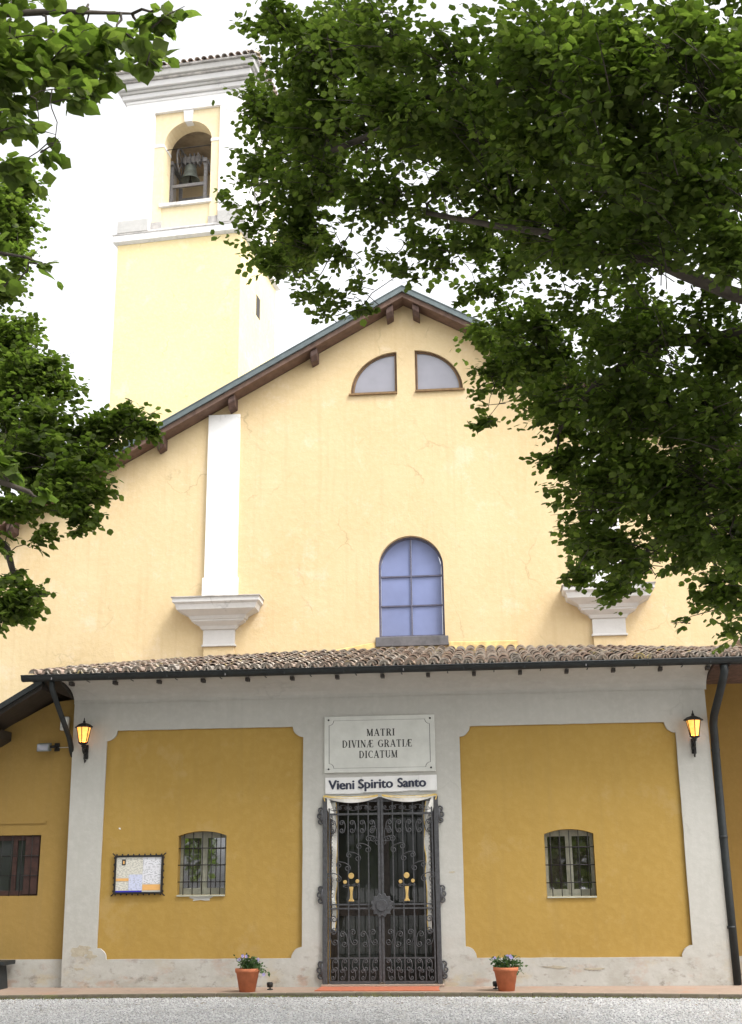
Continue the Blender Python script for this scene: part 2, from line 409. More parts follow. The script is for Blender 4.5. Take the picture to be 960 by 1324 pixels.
# ------------------------------------------------------------------ ground
def ground():
    b = MB(); xs = [-300, -60, -20, 20, 60, 300]; ys = [-300, -60, -20, 20, 60, 300]
    b.add([(x, y, .04) for y in ys for x in xs], [(j * 6 + i, j * 6 + i + 1, j * 6 + i + 7, j * 6 + i + 6) for j in range(5) for i in range(5)])
    b.build('ground', M['gravel'], None, kind='structure')
    # loose stones lying on the yard, one mesh of small uneven lumps
    ico = bmesh.new(); bmesh.ops.create_icosphere(ico, subdivisions=1, radius=1)
    tv = np.array([v.co[:] for v in ico.verts]); tf = np.array([[v.index for v in f.verts] for f in ico.faces]); ico.free()
    N = 34000
    pos = np.stack([RNG.uniform(-8.5, 5.5, N), RNG.uniform(14.8, 18.75, N) , np.zeros(N)], 1)
    edge = 18.70 - .012 * (pos[:, 0] + 2.2) ** 2 - .03 * np.maximum(0, pos[:, 0] + 1)
    pos[:, 1] = edge - (18.75 - pos[:, 1]) - .02
    sz = RNG.uniform(.007, .016, (N, 1)) * RNG.uniform(.6, 1.3, (N, 3)); sz[:, 2] *= .6
    an = RNG.uniform(0, 6.28, N); jit = RNG.uniform(.75, 1.2, (N, len(tv), 1))
    v = tv[None] * sz[:, None] * jit
    x = v[..., 0] * np.cos(an)[:, None] - v[..., 1] * np.sin(an)[:, None]; y = v[..., 0] * np.sin(an)[:, None] + v[..., 1] * np.cos(an)[:, None]
    v = np.stack([x, y, v[..., 2] + .045], 2) + pos[:, None]
    f = tf[None] + (np.arange(N) * len(tv))[:, None, None]
    np_mesh('gravel', v.reshape(-1, 3), f.reshape(-1, 3), M['pebble'], None, 'stuff')

def np_mesh(name, v, f, mat, parent, kind=None, smooth=False):
    me = bpy.data.meshes.new(name); n, k = len(f), f.shape[1]
    me.vertices.add(len(v)); me.vertices.foreach_set('co', np.ascontiguousarray(v, dtype=np.float32).ravel())
    me.loops.add(n * k); me.loops.foreach_set('vertex_index', np.ascontiguousarray(f, dtype=np.int32).ravel())
    me.polygons.add(n); me.polygons.foreach_set('loop_start', np.arange(0, n * k, k, dtype=np.int32)); me.polygons.foreach_set('loop_total', np.full(n, k, dtype=np.int32))
    me.polygons.foreach_set('use_smooth', np.full(n, smooth))
    me.materials.append(mat); me.update(calc_edges=True)
    o = link_mesh(name, me, parent)
    if kind: o['kind'] = kind
    return o
ground()
# pavement in front of the porch: a low step whose front edge bows gently out in the middle
def edge_y(x): return 18.72 - .012 * (x + 2.2) ** 2 - .03 * max(0, x + 1)
xs = [-10.5 + .5 * k for k in range(42)]
top = [(x, edge_y(x) + .05) for x in xs] + [(10.0, 21.3), (-10.5, 19.97)]
MB().prism(top, .0, .092, 'z').build('pavement', M['reddust'], None, kind='structure')
kb = MB()
for i in range(len(xs) - 1):
    x0, x1 = xs[i], xs[i + 1]; ya, yb = edge_y(x0), edge_y(x1); g = .0015
    pts = [(x0 + g, ya), (x1 - g, yb), (x1 - g, yb + .06), (x0 + g, ya + .06)]
    dz = random.uniform(-.002, .002)
    vs = [(u, v, 0) for u, v in pts] + [(u, v + .006 * (k < 2), .096 + dz) for k, (u, v) in enumerate(pts)]
    kb.add(vs, [(3, 2, 1, 0), (4, 5, 6, 7), (0, 1, 5, 4), (1, 2, 6, 5), (2, 3, 7, 6), (3, 0, 4, 7)])
k = kb.build('kerb', M['kerb'], None, .012, kind='structure')
# moss and fine grass along the foot of the kerb, with dead leaves blown against it
def verge():
    N = 5200; x = RNG.uniform(-9, 5.6, N); k = np.sin(x * 1.7) + np.sin(x * 4.1 + 1) + RNG.normal(size=N) * .8 > -.5; x = x[k]; n = len(x)
    y = 18.715 - .012 * (x + 2.2) ** 2 - .03 * np.maximum(0, x + 1) - np.abs(RNG.normal(size=n)) * .05
    h = RNG.uniform(.008, .035, n); w = RNG.uniform(.004, .012, n); a = RNG.uniform(0, 3.14, n); lx, ly = RNG.normal(size=n) * .012, RNG.normal(size=n) * .012
    b = np.stack([x, y, np.full(n, .04)], 1); dx = np.stack([np.cos(a) * w, np.sin(a) * w, np.zeros(n)], 1)
    v = np.stack([b - dx, b + dx, b + np.stack([lx, ly, h], 1)], 1).reshape(-1, 3)
    np_mesh('moss', v, np.arange(3 * n).reshape(-1, 3), M['moss'], None, 'stuff')
    N = 260; x = RNG.uniform(-8, 5, N); y = 18.66 - .012 * (x + 2.2) ** 2 - .03 * np.maximum(0, x + 1) - np.abs(RNG.normal(size=N)) * .9
    v = []; f = []
    for i in range(N):
        a = RNG.uniform(0, 6.28); s_ = RNG.uniform(.012, .032); c, q = math.cos(a) * s_, math.sin(a) * s_; z = .053 + RNG.uniform(0, .006); k = len(v)
        v += [(x[i] - c, y[i] - q, z), (x[i] - q * .55, y[i] + c * .55, z + .006), (x[i] + c, y[i] + q, z + .002), (x[i] + q * .55, y[i] - c * .55, z + .008)]; f += [(k, k + 1, k + 2), (k, k + 2, k + 3)]
    np_mesh('fallen_leaves', np.array(v), np.array(f), M['deadleaf'], None, 'stuff')
verge()

# ------------------------------------------------------------------ church nave
AX = -1.40                                   # axis of the gable
NY = 23.5                                    # plane of its front wall
RIDGE, SLOPE = 13.36, .562
def roof_z(x, drop=0): return RIDGE - drop - SLOPE * abs(x - AX)
church = thing('church', 'tall pale yellow church nave with a wide gable front, white pilasters and blue arched window', 'church', (AX, NY, 0))
XL, XR = -10.4, 7.6
wall_out = [(XL, 0), (XR, 0), (XR, roof_z(XR, .235)), (AX, roof_z(AX, .235)), (XL, roof_z(XL, .235))]
aw = arch(-2.0, -.72, 6.12, 7.50, .64, 24)
def quarter(xc, z0, rx, rz, side, n=14):
    """Quarter-round opening: upright side at xc, curve falling away to the left (-1) or right (+1)."""
    return [(xc, z0)] + [(xc + side * rx * math.cos(R(90) * k / n), z0 + rz * math.sin(R(90) * k / n)) for k in range(n + 1)]
lunL = quarter(-1.56, 11.19, .965, .90, -1); lunR = quarter(-1.19, 11.205, .975, .90, 1)
plate('wall', M['upper'], church, wall_out, [aw, lunL, lunR], NY, NY + .35)
for sx in (XL + .01, XR - .36): box('side_wall', M['upper'], church, sx, sx + .35, NY + .353, 38, 0, roof_z(XL, .5))
# windows
w = plate('arched_window', M['leadframe'], church, arch(-2.0 + .002, -.722, 6.122, 7.50, .64, 24), [arch(-1.955, -.765, 6.17, 7.50, .595, 24)], NY + .11, NY + .17)
def clip_arch(x0, x1, z0, z1):
    """Pane between two bars under the round head."""
    pts = [(x0, z0), (x1, z0)]; c, hw, zs, rs = -1.36, .593, 7.50, .593
    N = 12
    up = []
    for k in range(N + 1):
        x = x1 + (x0 - x1) * k / N; t = max(0, 1 - ((x - c) / hw) ** 2); zz = min(z1, zs + rs * math.sqrt(t)); up.append((x, zz))
    return pts + up
for x0, x1 in ((-1.95, -1.375), (-1.345, -.77)):
    for z0, z1 in ((6.175, 6.74), (6.77, 7.33), (7.36, 8.2)):
        MB().prism(clip_arch(x0, x1, z0, z1), NY + .135, NY + .15).build('pane', M['pane_blue'], w)
box('mullion', M['leadframe'], w, -1.372, -1.348, NY + .105, NY + .172, 6.17, 8.09)
for z in (6.755, 7.345):
    for x0, x1 in ((-1.955, -1.373), (-1.347, -.765)): box('glazing_bar', M['leadframe'], w, x0, x1, NY + .108, NY + .170, z - .014, z + .014)
box('sill', M['slate'], w, -2.06, -.66, NY - .07, NY + .10, 5.93, 6.115, bevel=.01)
for L, sd, xc in ((lunL, -1, -1.56), (lunR, 1, -1.19)):
    z0 = L[0][1]; rx = abs(L[1][0] - xc)
    lw = plate('lunette_window', M['ochreframe'], church, quarter(xc + sd * .002, z0 + .002, rx - .004, .895, sd), [quarter(xc + sd * .05, z0 + .05, rx - .13, .80, sd)], NY + .05, NY + .13)
    MB().prism(quarter(xc + sd * .045, z0 + .045, rx - .12, .81, sd), NY + .085, NY + .10).build('pane', M['pane_grey'], lw)
    plate('moulding', M['beam'], lw, quarter(xc + sd * .02, z0 + .02, rx - .05, .855, sd), [quarter(xc + sd * .034, z0 + .034, rx - .085, .825, sd)], NY + .043, NY + .049)
    box('sill', M['ochreframe'], lw, min(xc, xc + sd * (rx + .03)), max(xc, xc + sd * (rx + .03)), NY - .05, NY + .045, z0 - .035, z0 - .002)
# gable roof: metal sheet over boards, purlin ends under the verge
YV = 23.06
def band(a0, a1, t0, t1):
    """Cross-section of one roof layer, from t0 to t1 below the sheet's top, out to both eaves."""
    return [(XL - .5, roof_z(XL - .5, a1)), (AX, RIDGE - a1), (XR + .5, roof_z(XR + .5, a1)), (XR + .5, roof_z(XR + .5, a0)), (AX, RIDGE - a0), (XL - .5, roof_z(XL - .5, a0))]
roof = MB().prism(band(0, .115, 0, 0), YV, 37.5).build('roof', M['sheet'], church)
MB().prism(band(.116, .225, 0, 0), YV + .05, 37.3).build('fascia_board', M['board'], roof)
MB().prism(band(-.022, -.001, 0, 0), YV - .012, YV + .05).build('edge_flashing', M['sheet'], roof)
for off in (-8.0, -6.45, -4.98, -3.53, -1.84, -.27, .27, 1.84, 3.53, 4.98, 6.45, 8.0):
    x = AX + off; zt = roof_z(x, .25); s = 1 if off > 0 else -1
    pr = [(YV + .10, zt), (NY + .2, zt), (NY + .2, zt - .22), (NY - .25, zt - .22), (YV + .10, zt - .12)]
    b = MB().prism(pr, x - .07, x + .07, 'x')
    b.v = [(v[0], v[1], v[2] - SLOPE * (abs(v[0] - AX) - abs(off))) for v in b.v]
    b.build('purlin_end', M['beam'], church, .012)
# pilasters with their cornice blocks, left and right of the axis
for cx in (-5.125, 2.39):
    p = box('pilaster', M['white'], church, cx - .325, cx + .325, NY - .07, NY - .002, 7.40, roof_z(cx, .24) - .185)
    box('base_block', M['white_worn'], p, cx - .36, cx + .355, NY - .10, NY - .004, 6.93, 7.398, bevel=.008)
    prof = [(.99, 6.925), (.99, 6.84), (.93, 6.80), (.90, 6.70), (.86, 6.685), (.66, 6.60), (.63, 6.54), (.60, 6.53), (.60, 6.50), (.44, 6.42), (.40, 6.36), (.38, 6.35)]
    m = MB(); vs = []; fs = []
    for h, z in prof:
        d = .10 + (h - .38) * .62
        h *= .86; vs += [(cx - h, NY + .01, z), (cx - h, NY - d, z), (cx + h, NY - d, z), (cx + h, NY + .01, z)]
    for i in range(len(prof) - 1):
        for k in range(3): fs.append((i * 4 + k, i * 4 + k + 1, i * 4 + k + 5, i * 4 + k + 4))
    n = len(prof); fs += [(0, 3, 2, 1), tuple((n - 1) * 4 + k for k in range(4)), ]
    m.add(vs, fs); m.build('capital', M['stone_white'], p)
    box('cap_slate', M['ledge'], p, cx - .875, cx + .875, NY - .50, NY - .003, 6.926, 6.945)
    box('neck', M['stone_white'], p, cx - .31, cx + .31, NY - .085, NY - .003, 6.06, 6.348)
    box('neck_fillet', M['stone_white'], p, cx - .335, cx + .335, NY - .105, NY - .004, 6.02, 6.057, bevel=.006)
    box('lower_shaft', M['upper'], p, cx - .30, cx + .30, NY - .065, NY - .005, .0, 6.018)
# mortar flashing where the porch roof meets the wall, broken around the window
for pts in ([(-3.2, 5.80), (-2.3, 5.95), (-2.07, 5.985)], [(-.65, 5.96), (.65, 5.945)]):
    vs = []; fs = []
    for x, z in pts: vs += [(x, NY - .05, z - .16), (x, NY - .003, z - .16), (x, NY - .003, z + .045), (x, NY - .03, z + .03)]
    n = len(pts)
    for q in range(n - 1): fs += [(4 * q + k, 4 * q + (k + 1) % 4, 4 * q + 4 + (k + 1) % 4, 4 * q + 4 + k) for k in range(4)]
    MB().add(vs, fs + [(3, 2, 1, 0), tuple(4 * n - 4 + k for k in range(4))]).build('mortar_strip', M['mortar'], church)

# ------------------------------------------------------------------ porch (narthex)
PY = 19.8
porch = thing('porch', 'low entrance porch with ochre panels in a white plaster frame under a clay tile roof', 'porch', (-1.69, PY, 0))
PL, PR = -6.66, 3.455
door_hole = rect(-2.53, -.85, .0, 2.87)
panL = notched(-6.13, -2.92, .50, 4.0, .165); panR = notched(-.43, 2.93, .49, 3.95, .165)
win = [(-4.905, -4.135, 1.44, 2.33, .07), (.825, 1.575, 1.365, 2.28, .07)]
holes = [arch(*wv, n=10) for wv in win]
plate('front_wall', M['ochre'], porch, rect(PL + .02, PR - .02, 0, 4.7), [door_hole] + holes, PY + .03, PY + .40)
def flared():
    o = [(PL - .0, 0), (PR + .03, 0), (PR, 2.2), (PR - .03, 4.45), (PL - .04, 4.45), (PL - .03, 3.2)]
    return o
plate('plaster_frame', M['plaster'], porch, flared(), [door_hole, wobble(panL), wobble(panR)], PY - .012, PY + .028, bevel=.006)
# cove under the eaves
cv = [(PY + .03, 4.455)] + [(PY - .015 - .70 * (1 - math.cos(R(90) * k / 8)) * 1.0, 4.455 + .26 * math.sin(R(90) * k / 8)) for k in range(9)] + [(PY - .715, 4.76), (PY + .03, 4.80)]
MB().prism(cv, PL - .045, PR - .0, 'x').build('cornice_cove', M['plaster'], porch)
MB().box(PL - .045, PR, PY - .022, PY - .0125, 4.44, 4.454).build('cornice_bead', M['plaster'], porch)
for sx in (PL + .021, PR - .371): box('side_wall', M['ochre'], porch, sx, sx + .35, PY + .402, NY - .003, 0, 4.70)
# porch windows: deep reveal, two casements, iron grille
def porch_window(x0, x1, z0, zs, rise):
    c = (x0 + x1) / 2; y = PY + .20
    fr = plate('window', M['greywood'], porch, arch(x0 + .002, x1 - .002, z0 + .002, zs, rise - .002, 10), [rect(x0 + .05, c - .05, z0 + .10, zs - .03), rect(c + .05, x1 - .05, z0 + .10, zs - .03)], y, y + .07, bevel=.005)
    for a, b in ((x0 + .05, c - .05), (c + .05, x1 - .05)):
        box('pane', M['pane'], fr, a, b, y + .035, y + .043, z0 + .10, zs - .03)
    for a in (c - .018, ): box('meeting_stile', M['greywood'], fr, a, a + .036, y - .012, y - .001, z0 + .03, zs + .02, bevel=.004)
    yb = PY + .07
    for k in range(3):
        z = z0 + (zs + rise - z0) * (.20 + .265 * k)
        MB().tube([(x0 - .01, yb, z), (x1 + .01, yb, z)], .0085).build('grille_bar', M['black_iron'], fr)
    for k in range(5):
        x = x0 + (x1 - x0) * (.12 + .19 * k); MB().tube([(x, yb - .012, z0 - .005), (x, yb - .012, zs + rise * .75)], .0075).build('grille_bar', M['black_iron'], fr)
    MB().prism([(PY + .005, z0 - .025), (PY + .20, z0 - .012), (PY + .20, z0 + .006), (PY + .02, z0 - .003)], x0 + .004, x1 - .004, 'x').build('sill', M['greywood'], fr)
for wv in win: porch_window(*wv)
# chipped plaster under the left window sill
cp = []
for k in range(14):
    a = 2 * math.pi * k / 14; r = random.uniform(.55, 1.15); cp.append((-4.50 + .20 * r * math.cos(a), 1.392 + .05 * r * math.sin(a)))
MB().prism(cp, PY + .024, PY + .033).build('plaster_chip', M['plaster'], porch)
for q, (cx, cz, sx, sz, y, mt) in enumerate(((-6.36, .62, .20, .085, PY - .012, 'peeled'), (-6.22, .545, .10, .05, PY - .012, 'peeled'), (-6.40, .36, .09, .02, PY - .012, 'peeled'), (-.60, 1.73, .05, .02, PY - .012, 'peeled'), (-5.86, 2.46, .018, .02, PY + .03, 'white_worn'), (.9, .36, .20, .022, PY - .012, 'peeled'), (1.5, .33, .16, .018, PY - .012, 'peeled'))):
    pp = []
    for k in range(18):
        a = 2 * math.pi * k / 18; rr = random.uniform(.5, 1.2); pp.append((cx + sx * rr * math.cos(a), cz + sz * rr * math.sin(a)))
    MB().prism(pp, y - .0025 - .0006 * q, y + .01).build('exposed_render', M[mt], porch)
# inner doors in the dark behind the gate
dr = plate('inner_door', M['darkwood'], porch, rect(-2.55, -.83, .05, 2.95), [rect(-2.42, -1.78, 1.25, 2.7), rect(-1.60, -.96, 1.25, 2.7), rect(-2.42, -1.78, .3, 1.1), rect(-1.60, -.96, .3, 1.1)], PY + .42, PY + .48)
for a, b, z0, z1 in ((-2.42, -1.78, 1.25, 2.7), (-1.60, -.96, 1.25, 2.7), (-2.42, -1.78, .3, 1.1), (-1.60, -.96, .3, 1.1)):
    box('pane', M['pane_door'], dr, a + .002, b - .002, PY + .445, PY + .453, z0 + .002, z1 - .002)
MB().box(-2.62, -.76, PY - .12, PY + .41, .092, .13).build('door_step', M['reddust'], porch, .01)
# tile roof
TX0, TX1 = -7.22, 4.65
YE, ZE = 19.03, 4.80
TH = math.atan2(5.69 - ZE, NY - YE)
def hump(x): return .14 * max(0, 1 - ((x + 1.55) / 5.4) ** 2)
def roof_pt(x, t):
    """Point on the porch roof, t metres up the slope from the eaves."""
    L = (NY - YE) / math.cos(TH)
    return Vector((x, YE + t * math.cos(TH), ZE + t * math.sin(TH) + hump(x) * t / L))
dk = MB(); nx = 24
L_ = (NY - YE) / math.cos(TH) - .01
for t, dz in ((.02, -.035), (L_, -.035), (.02, -.09), (L_, -.09)):
    for i in range(nx + 1):
        x = TX0 + (TX1 - TX0) * i / nx; p = roof_pt(x, t); dk.v.append((p.x, p.y, p.z + dz))
for i in range(nx):
    a, b, c, d = i, nx + 1 + i, 2 * (nx + 1) + i, 3 * (nx + 1) + i
    for q in ((a, a + 1, b + 1, b), (c, d, d + 1, c + 1), (a, c, c + 1, a + 1), (b, b + 1, d + 1, d)): dk.f.append(q); dk.sm.append(False)
roof_deck = dk.build('roof', M['darkwood'], porch)
def tile_geo(r0, r1, L, sign=1, n=6):
    th = .014; vs = []; fs = []
    for y, r in ((0, r0), (L, r1)):
        for rr in (r, r - th):
            for k in range(n + 1):
                a = math.pi * k / n; vs.append((rr * math.cos(a), y, sign * rr * math.sin(a) * .9))
    m = n + 1
    for k in range(n):
        fs += [(k, k + 1, 2 * m + k + 1, 2 * m + k), (m + k, 3 * m + k, 3 * m + k + 1, m + k + 1), (k, m + k, m + k + 1, k + 1), (2 * m + k, 2 * m + k + 1, 3 * m + k + 1, 3 * m + k)]
    fs += [(0, 2 * m, 3 * m, m), (n, m + n, 3 * m + n, 2 * m + n)]
    return vs, fs
tv, tf = tile_geo(.084, .066, .44)
tme = bpy.data.meshes.new('tile'); tme.from_pydata(tv, [], tf); tme.materials.append(M['tile'])
for p in tme.polygons: p.use_smooth = False
PITCHX, ROW = .186, .335
cols = int((TX1 - TX0) / PITCHX); rows = int(L_ / ROW)
plug = MB(); rest = MB(); under = MB(); uv_, uf_ = tile_geo(.088, .076, .46, -1, 5)
for j in range(rows + 1):
    for i in range(cols + 1):
        x = TX0 + .1 + i * PITCHX + random.uniform(-.012, .012); t = j * ROW - .04 + random.uniform(-.022, .022)
        p = roof_pt(x, t) + Vector((0, 0, .035 + random.uniform(-.008, .010)))
        mt = Matrix.Translation(p) @ Matrix.Rotation(random.uniform(-.05, .05), 4, 'Z') @ Matrix.Rotation(TH - .045, 4, 'X') @ Matrix.Rotation(random.uniform(-.08, .08), 4, 'Y')
        if t + .44 > L_: mt = mt @ Matrix.Diagonal((1, max(.3, (L_ - t) / .44), 1, 1))
        if j < 4:
            o = link_mesh('tile', tme, porch); o.matrix_local = Matrix.Translation(-origin_of(porch)) @ mt
        else: rest.add([mt @ Vector(v) for v in tv], tf)
        if j == 0: plug.add([mt @ Vector((.072 * math.cos(math.pi * k / 6) , .012, .066 * math.sin(math.pi * k / 6))) for k in range(7)], [tuple(range(7))])
        x2 = x + PITCHX / 2; p2 = roof_pt(x2, t - .03) + Vector((0, 0, .075)); m2 = Matrix.Translation(p2) @ Matrix.Rotation(TH - .03, 4, 'X')
        if t + .44 > L_: m2 = m2 @ Matrix.Diagonal((1, max(.3, (L_ - t) / .46), 1, 1))
        if j < rows: under.add([m2 @ Vector(v) for v in uv_], uf_)
plug.build('eave_mortar', M['plug'], porch); rest.build('upper_tiles', M['tile'], porch, kind='stuff'); under.build('channel_tiles', M['tile'], porch, kind='stuff')
# gutter: half-round trough along the eaves, with clips and the ends of the rafters under it
def gz(x): return 4.725
gp = [(19.03 + .085 * math.cos(R(a)), .085 * math.sin(R(a))) for a in range(180, 361, 20)] + [(19.03 + .075 * math.cos(R(a)), .075 * math.sin(R(a)) + .004) for a in range(360, 179, -20)]
g = MB().prism([(y, z + 4.79) for y, z in gp], TX0 - .10, 4.65, 'x')
gut = g.build('gutter', M['gutter'], porch)
MB().tube([(TX0 - .10, 18.945, 4.793), (4.65, 18.945, 4.793)], .012, 6).build('gutter_bead', M['gutter'], gut)
x = -6.55
while x < 3.6:
    MB().box(x - .03, x + .03, 19.08, 19.22, 4.645, 4.70).build('rafter_end', M['darkwood'], porch, .006)
    MB().box(x + .30, x + .318, 18.955, 19.10, 4.683, 4.69).build('clip', M['gutter'], gut)
    x += .71
for k in range(12):
    x = TX0 + .4 + k * .93; MB().box(x - .008, x + .008, 18.953, 18.963, 4.72, 4.80).build('clip', M['greysteel'] if k % 3 == 0 else M['gutter'], gut)
# dark timber eave returns at both ends of the porch roof
MB().add([(-7.30, 19.06, 4.76), (-6.72, 19.06, 4.70), (-6.72, 19.06, 4.755), (-7.2, 19.06, 4.79), (-7.15, 19.78, 4.70), (-6.72, 19.78, 4.52), (-6.72, 19.78, 4.76), (-7.2, 19.78, 4.79)],
         [(0, 1, 2, 3), (4, 7, 6, 5), (0, 4, 5, 1), (1, 5, 6, 2), (2, 6, 7, 3), (3, 7, 4, 0)]).build('eave_board', M['darkwood'], porch)
MB().add([(3.47, 19.06, 4.69), (4.6, 19.06, 4.69), (4.6, 19.06, 4.77), (3.47, 19.06, 4.77), (3.47, 20.0, 4.55), (4.6, 20.0, 4.55), (4.6, 20.0, 4.77), (3.47, 20.0, 4.77)],
         [(0, 1, 2, 3), (4, 7, 6, 5), (0, 4, 5, 1), (1, 5, 6, 2), (2, 6, 7, 3), (3, 7, 4, 0)]).build('eave_board', M['beam'], porch)
# downpipes
MB().tube([(-6.84, 19.05, 4.72), (-6.84, 19.06, 4.60), (-6.82, 19.12, 4.50), (-6.72, 19.66, 3.90), (-6.715, 19.74, 3.80), (-6.712, 19.80, 3.70), (-6.712, 19.90, 3.62)], .042, 10).build('downpipe', M['gutter'], porch)
dp = MB().tube([(3.62, 19.05, 4.70), (3.62, 19.06, 4.60), (3.60, 19.14, 4.48), (3.52, 19.68, 4.02), (3.515, 19.78, 3.90), (3.515, 19.80, 3.0), (3.52, 19.80, 1.5), (3.535, 19.80, .10)], .062, 12).build('downpipe', M['gutter'], porch)
for z in (.9, 2.2, 3.5): MB().lathe([(.068, z - .02), (.068, z + .02)], 3.517, 19.80, 12).build('pipe_clamp', M['gutter'], dp)

# ------------------------------------------------------------------ side wings
WY = 19.92
lw_ = thing('side_wing', 'shaded ochre side wing left of the porch with a brown shuttered window', 'building', (-9.0, WY, 0))
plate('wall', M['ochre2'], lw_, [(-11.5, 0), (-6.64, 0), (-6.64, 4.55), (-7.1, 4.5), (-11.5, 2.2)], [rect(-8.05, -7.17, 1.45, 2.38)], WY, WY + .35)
MB().box(-11.5, -6.672, WY - .028, WY - .002, 0, .50).build('plinth', M['plaster'], lw_)
plate('window_surround', M['ochre2'], lw_, rect(-8.25, -7.10, 2.56, 2.60), [], WY - .018, WY - .001)
fw = plate('window', M['brownwood'], lw_, rect(-8.048, -7.172, 1.452, 2.378), [rect(-7.97, -7.64, 1.53, 2.30), rect(-7.57, -7.25, 1.53, 2.30)], WY + .06, WY + .12, bevel=.005)
for a, b in ((-7.97, -7.64), (-7.57, -7.25)): box('pane', M['pane_door'], fw, a, b, WY + .09, WY + .097, 1.53, 2.30)
box('shutter', M['brownwood'], fw, -7.43, -7.20, WY + .03, WY + .055, 1.47, 2.36, bevel=.006)
for z in (1.76, 2.06): MB().tube([(-8.05, WY + .015, z), (-7.17, WY + .015, z)], .008).build('grille_bar', M['black_iron'], fw)
for k in range(5): MB().tube([(-7.97 + .165 * k, WY + .0, 1.45), (-7.97 + .165 * k, WY + .0, 2.38)], .007).build('grille_bar', M['black_iron'], fw)
def slab(pts, y0, y1, th): # sloping roof layer: pts are two (x,z) ends
    (xa, za), (xb, zb) = pts
    return [(xa, za), (xb, zb), (xb, zb - th), (xa, za - th)]
rf = MB().prism(slab(((-11.8, 1.92), (-7.0, 4.76)), 0, 0, .09), 19.02, 24.0).build('roof', M['gutter'], lw_)
MB().prism(slab(((-11.8, 1.825), (-7.02, 4.665)), 0, 0, .07), 19.10, 23.9).build('fascia_board', M['darkwood'], rf)
MB().prism(slab(((-7.95, 3.92), (-7.78, 4.02)), 0, 0, .14), 19.4, 20.0).build('rafter_end', M['darkwood'], lw_)
rw_ = thing('side_wing', 'narrow strip of dark ochre side wing behind the right downpipe', 'building', (5.5, 21.2, 0))
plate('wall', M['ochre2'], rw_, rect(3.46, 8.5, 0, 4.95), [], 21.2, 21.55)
MB().box(3.47, 8.5, 21.17, 21.197, 0, .42).build('plinth', M['plaster'], rw_)
MB().prism([(19.0, 4.83), (23.4, 5.9), (23.4, 5.8), (19.0, 4.72)], 4.66, 8.8, 'x').build('roof', M['tile'], rw_)
# ------------------------------------------------------------------ bell tower
tower = thing('bell_tower', 'tall pale yellow bell tower with open white belfry, rising behind the church roof', 'tower', (-6.43, 31.0, 0), rot=R(-5.8), local=True)
W = 3.72
box('shaft', M['tower'], tower, -W, 0, 0, W, 0, 19.36)
MB().add([(-W - .02, -.02, 19.362), (.02, -.02, 19.362), (.02, W + .02, 19.362), (-W - .02, W + .02, 19.362), (-W - .12, -.12, 19.42), (.12, -.12, 19.42), (.12, W + .12, 19.42), (-W - .12, W + .12, 19.42),
          (-W - .12, -.12, 19.62), (.12, -.12, 19.62), (.12, W + .12, 19.62), (-W - .12, W + .12, 19.62), (-W + .02, .02, 19.72), (-.02, .02, 19.72), (-.02, W - .02, 19.72), (-W + .02, W - .02, 19.72)],
         [(3, 2, 1, 0)] + [(4 * j + k, 4 * j + (k + 1) % 4, 4 * j + 4 + (k + 1) % 4, 4 * j + 4 + k) for j in range(3) for k in range(4)] + [(12, 13, 14, 15)]).build('string_course', M['white_worn'], tower)
MB().prism([(-W - .13, 19.622), (.13, 19.622), (.13, 19.66), (-W - .13, 19.66)], -.135, -.0).build('ledge_slab', M['ledge'], tower)
BX0, BX1 = -3.66, .0
front = plate('belfry_frame', M['white'], tower, rect(BX0, BX1, 19.721, 24.06), [rect(-2.76, -.72, 19.76, 23.67)], 0, .10)
ao = arch(-2.46, -.99, 20.6, 22.58, .735, 18)
plate('belfry_wall', M['cream'], tower, rect(-2.9, -.6, 19.73, 23.9), [ao], .10, .66)
for y0 in (W - .4,): box('belfry_wall', M['cream'], tower, BX0, BX1, y0, W, 19.721, 24.06)
side_arch = arch(1.15, 2.55, 20.6, 22.58, .70, 14)
plate('belfry_wall', M['white'], tower, rect(.102, W - .402, 19.721, 24.06), [side_arch], -.4, 0, swap=lambda p: (p.y, p.x, p.z))
plate('belfry_wall', M['white'], tower, rect(.102, W - .402, 19.721, 24.06), [], -W + .06, -W + .46, swap=lambda p: (p.y, p.x, p.z))
box('belfry_floor', M['beam'], tower, -3.2, -.4, .67, W - .41, 19.73, 20.3); box('belfry_ceiling', M['ceiling'], tower, -3.2, -.4, .67, W - .41, 23.5, 23.7)
for x0, x1 in ((-3.74, -2.80), (-.70, .06)): box('corner_plinth', M['stone_grey'], tower, x0, x1, -.07, .30, 19.725, 20.12, bevel=.01)
for x0, x1 in ((-2.77, -2.464), (-.986, -.715)):
    j = box('jamb_pilaster', M['cream'], tower, x0, x1, .055, .40, 20.02, 22.50)
    box('impost', M['white_worn'], j, x0 - (.02 if x0 > -1.5 else 0), x1 + (.02 if x0 < -1.5 else 0), .035, .67, 22.503, 22.60, bevel=.01)
    box('jamb_base', M['ledge'], j, x0 - (.03 if x0 > -1.5 else 0), x1 + (.04 if x0 < -1.5 else 0), .02, .30, 19.73, 20.017, bevel=.01)
box('sill', M['white_worn'], tower, -2.52, -.93, .01, .65, 20.49, 20.598, bevel=.01)
MB().prism([(-1.83, 23.28), (-1.62, 23.28), (-1.57, 23.668), (-1.88, 23.668)], .04, .3).build('keystone', M['white'], tower)
MB().tube([(-2.46, .30, 22.55), (-.99, .30, 22.55)], .014).build('tie_rod', M['black_iron'], tower)
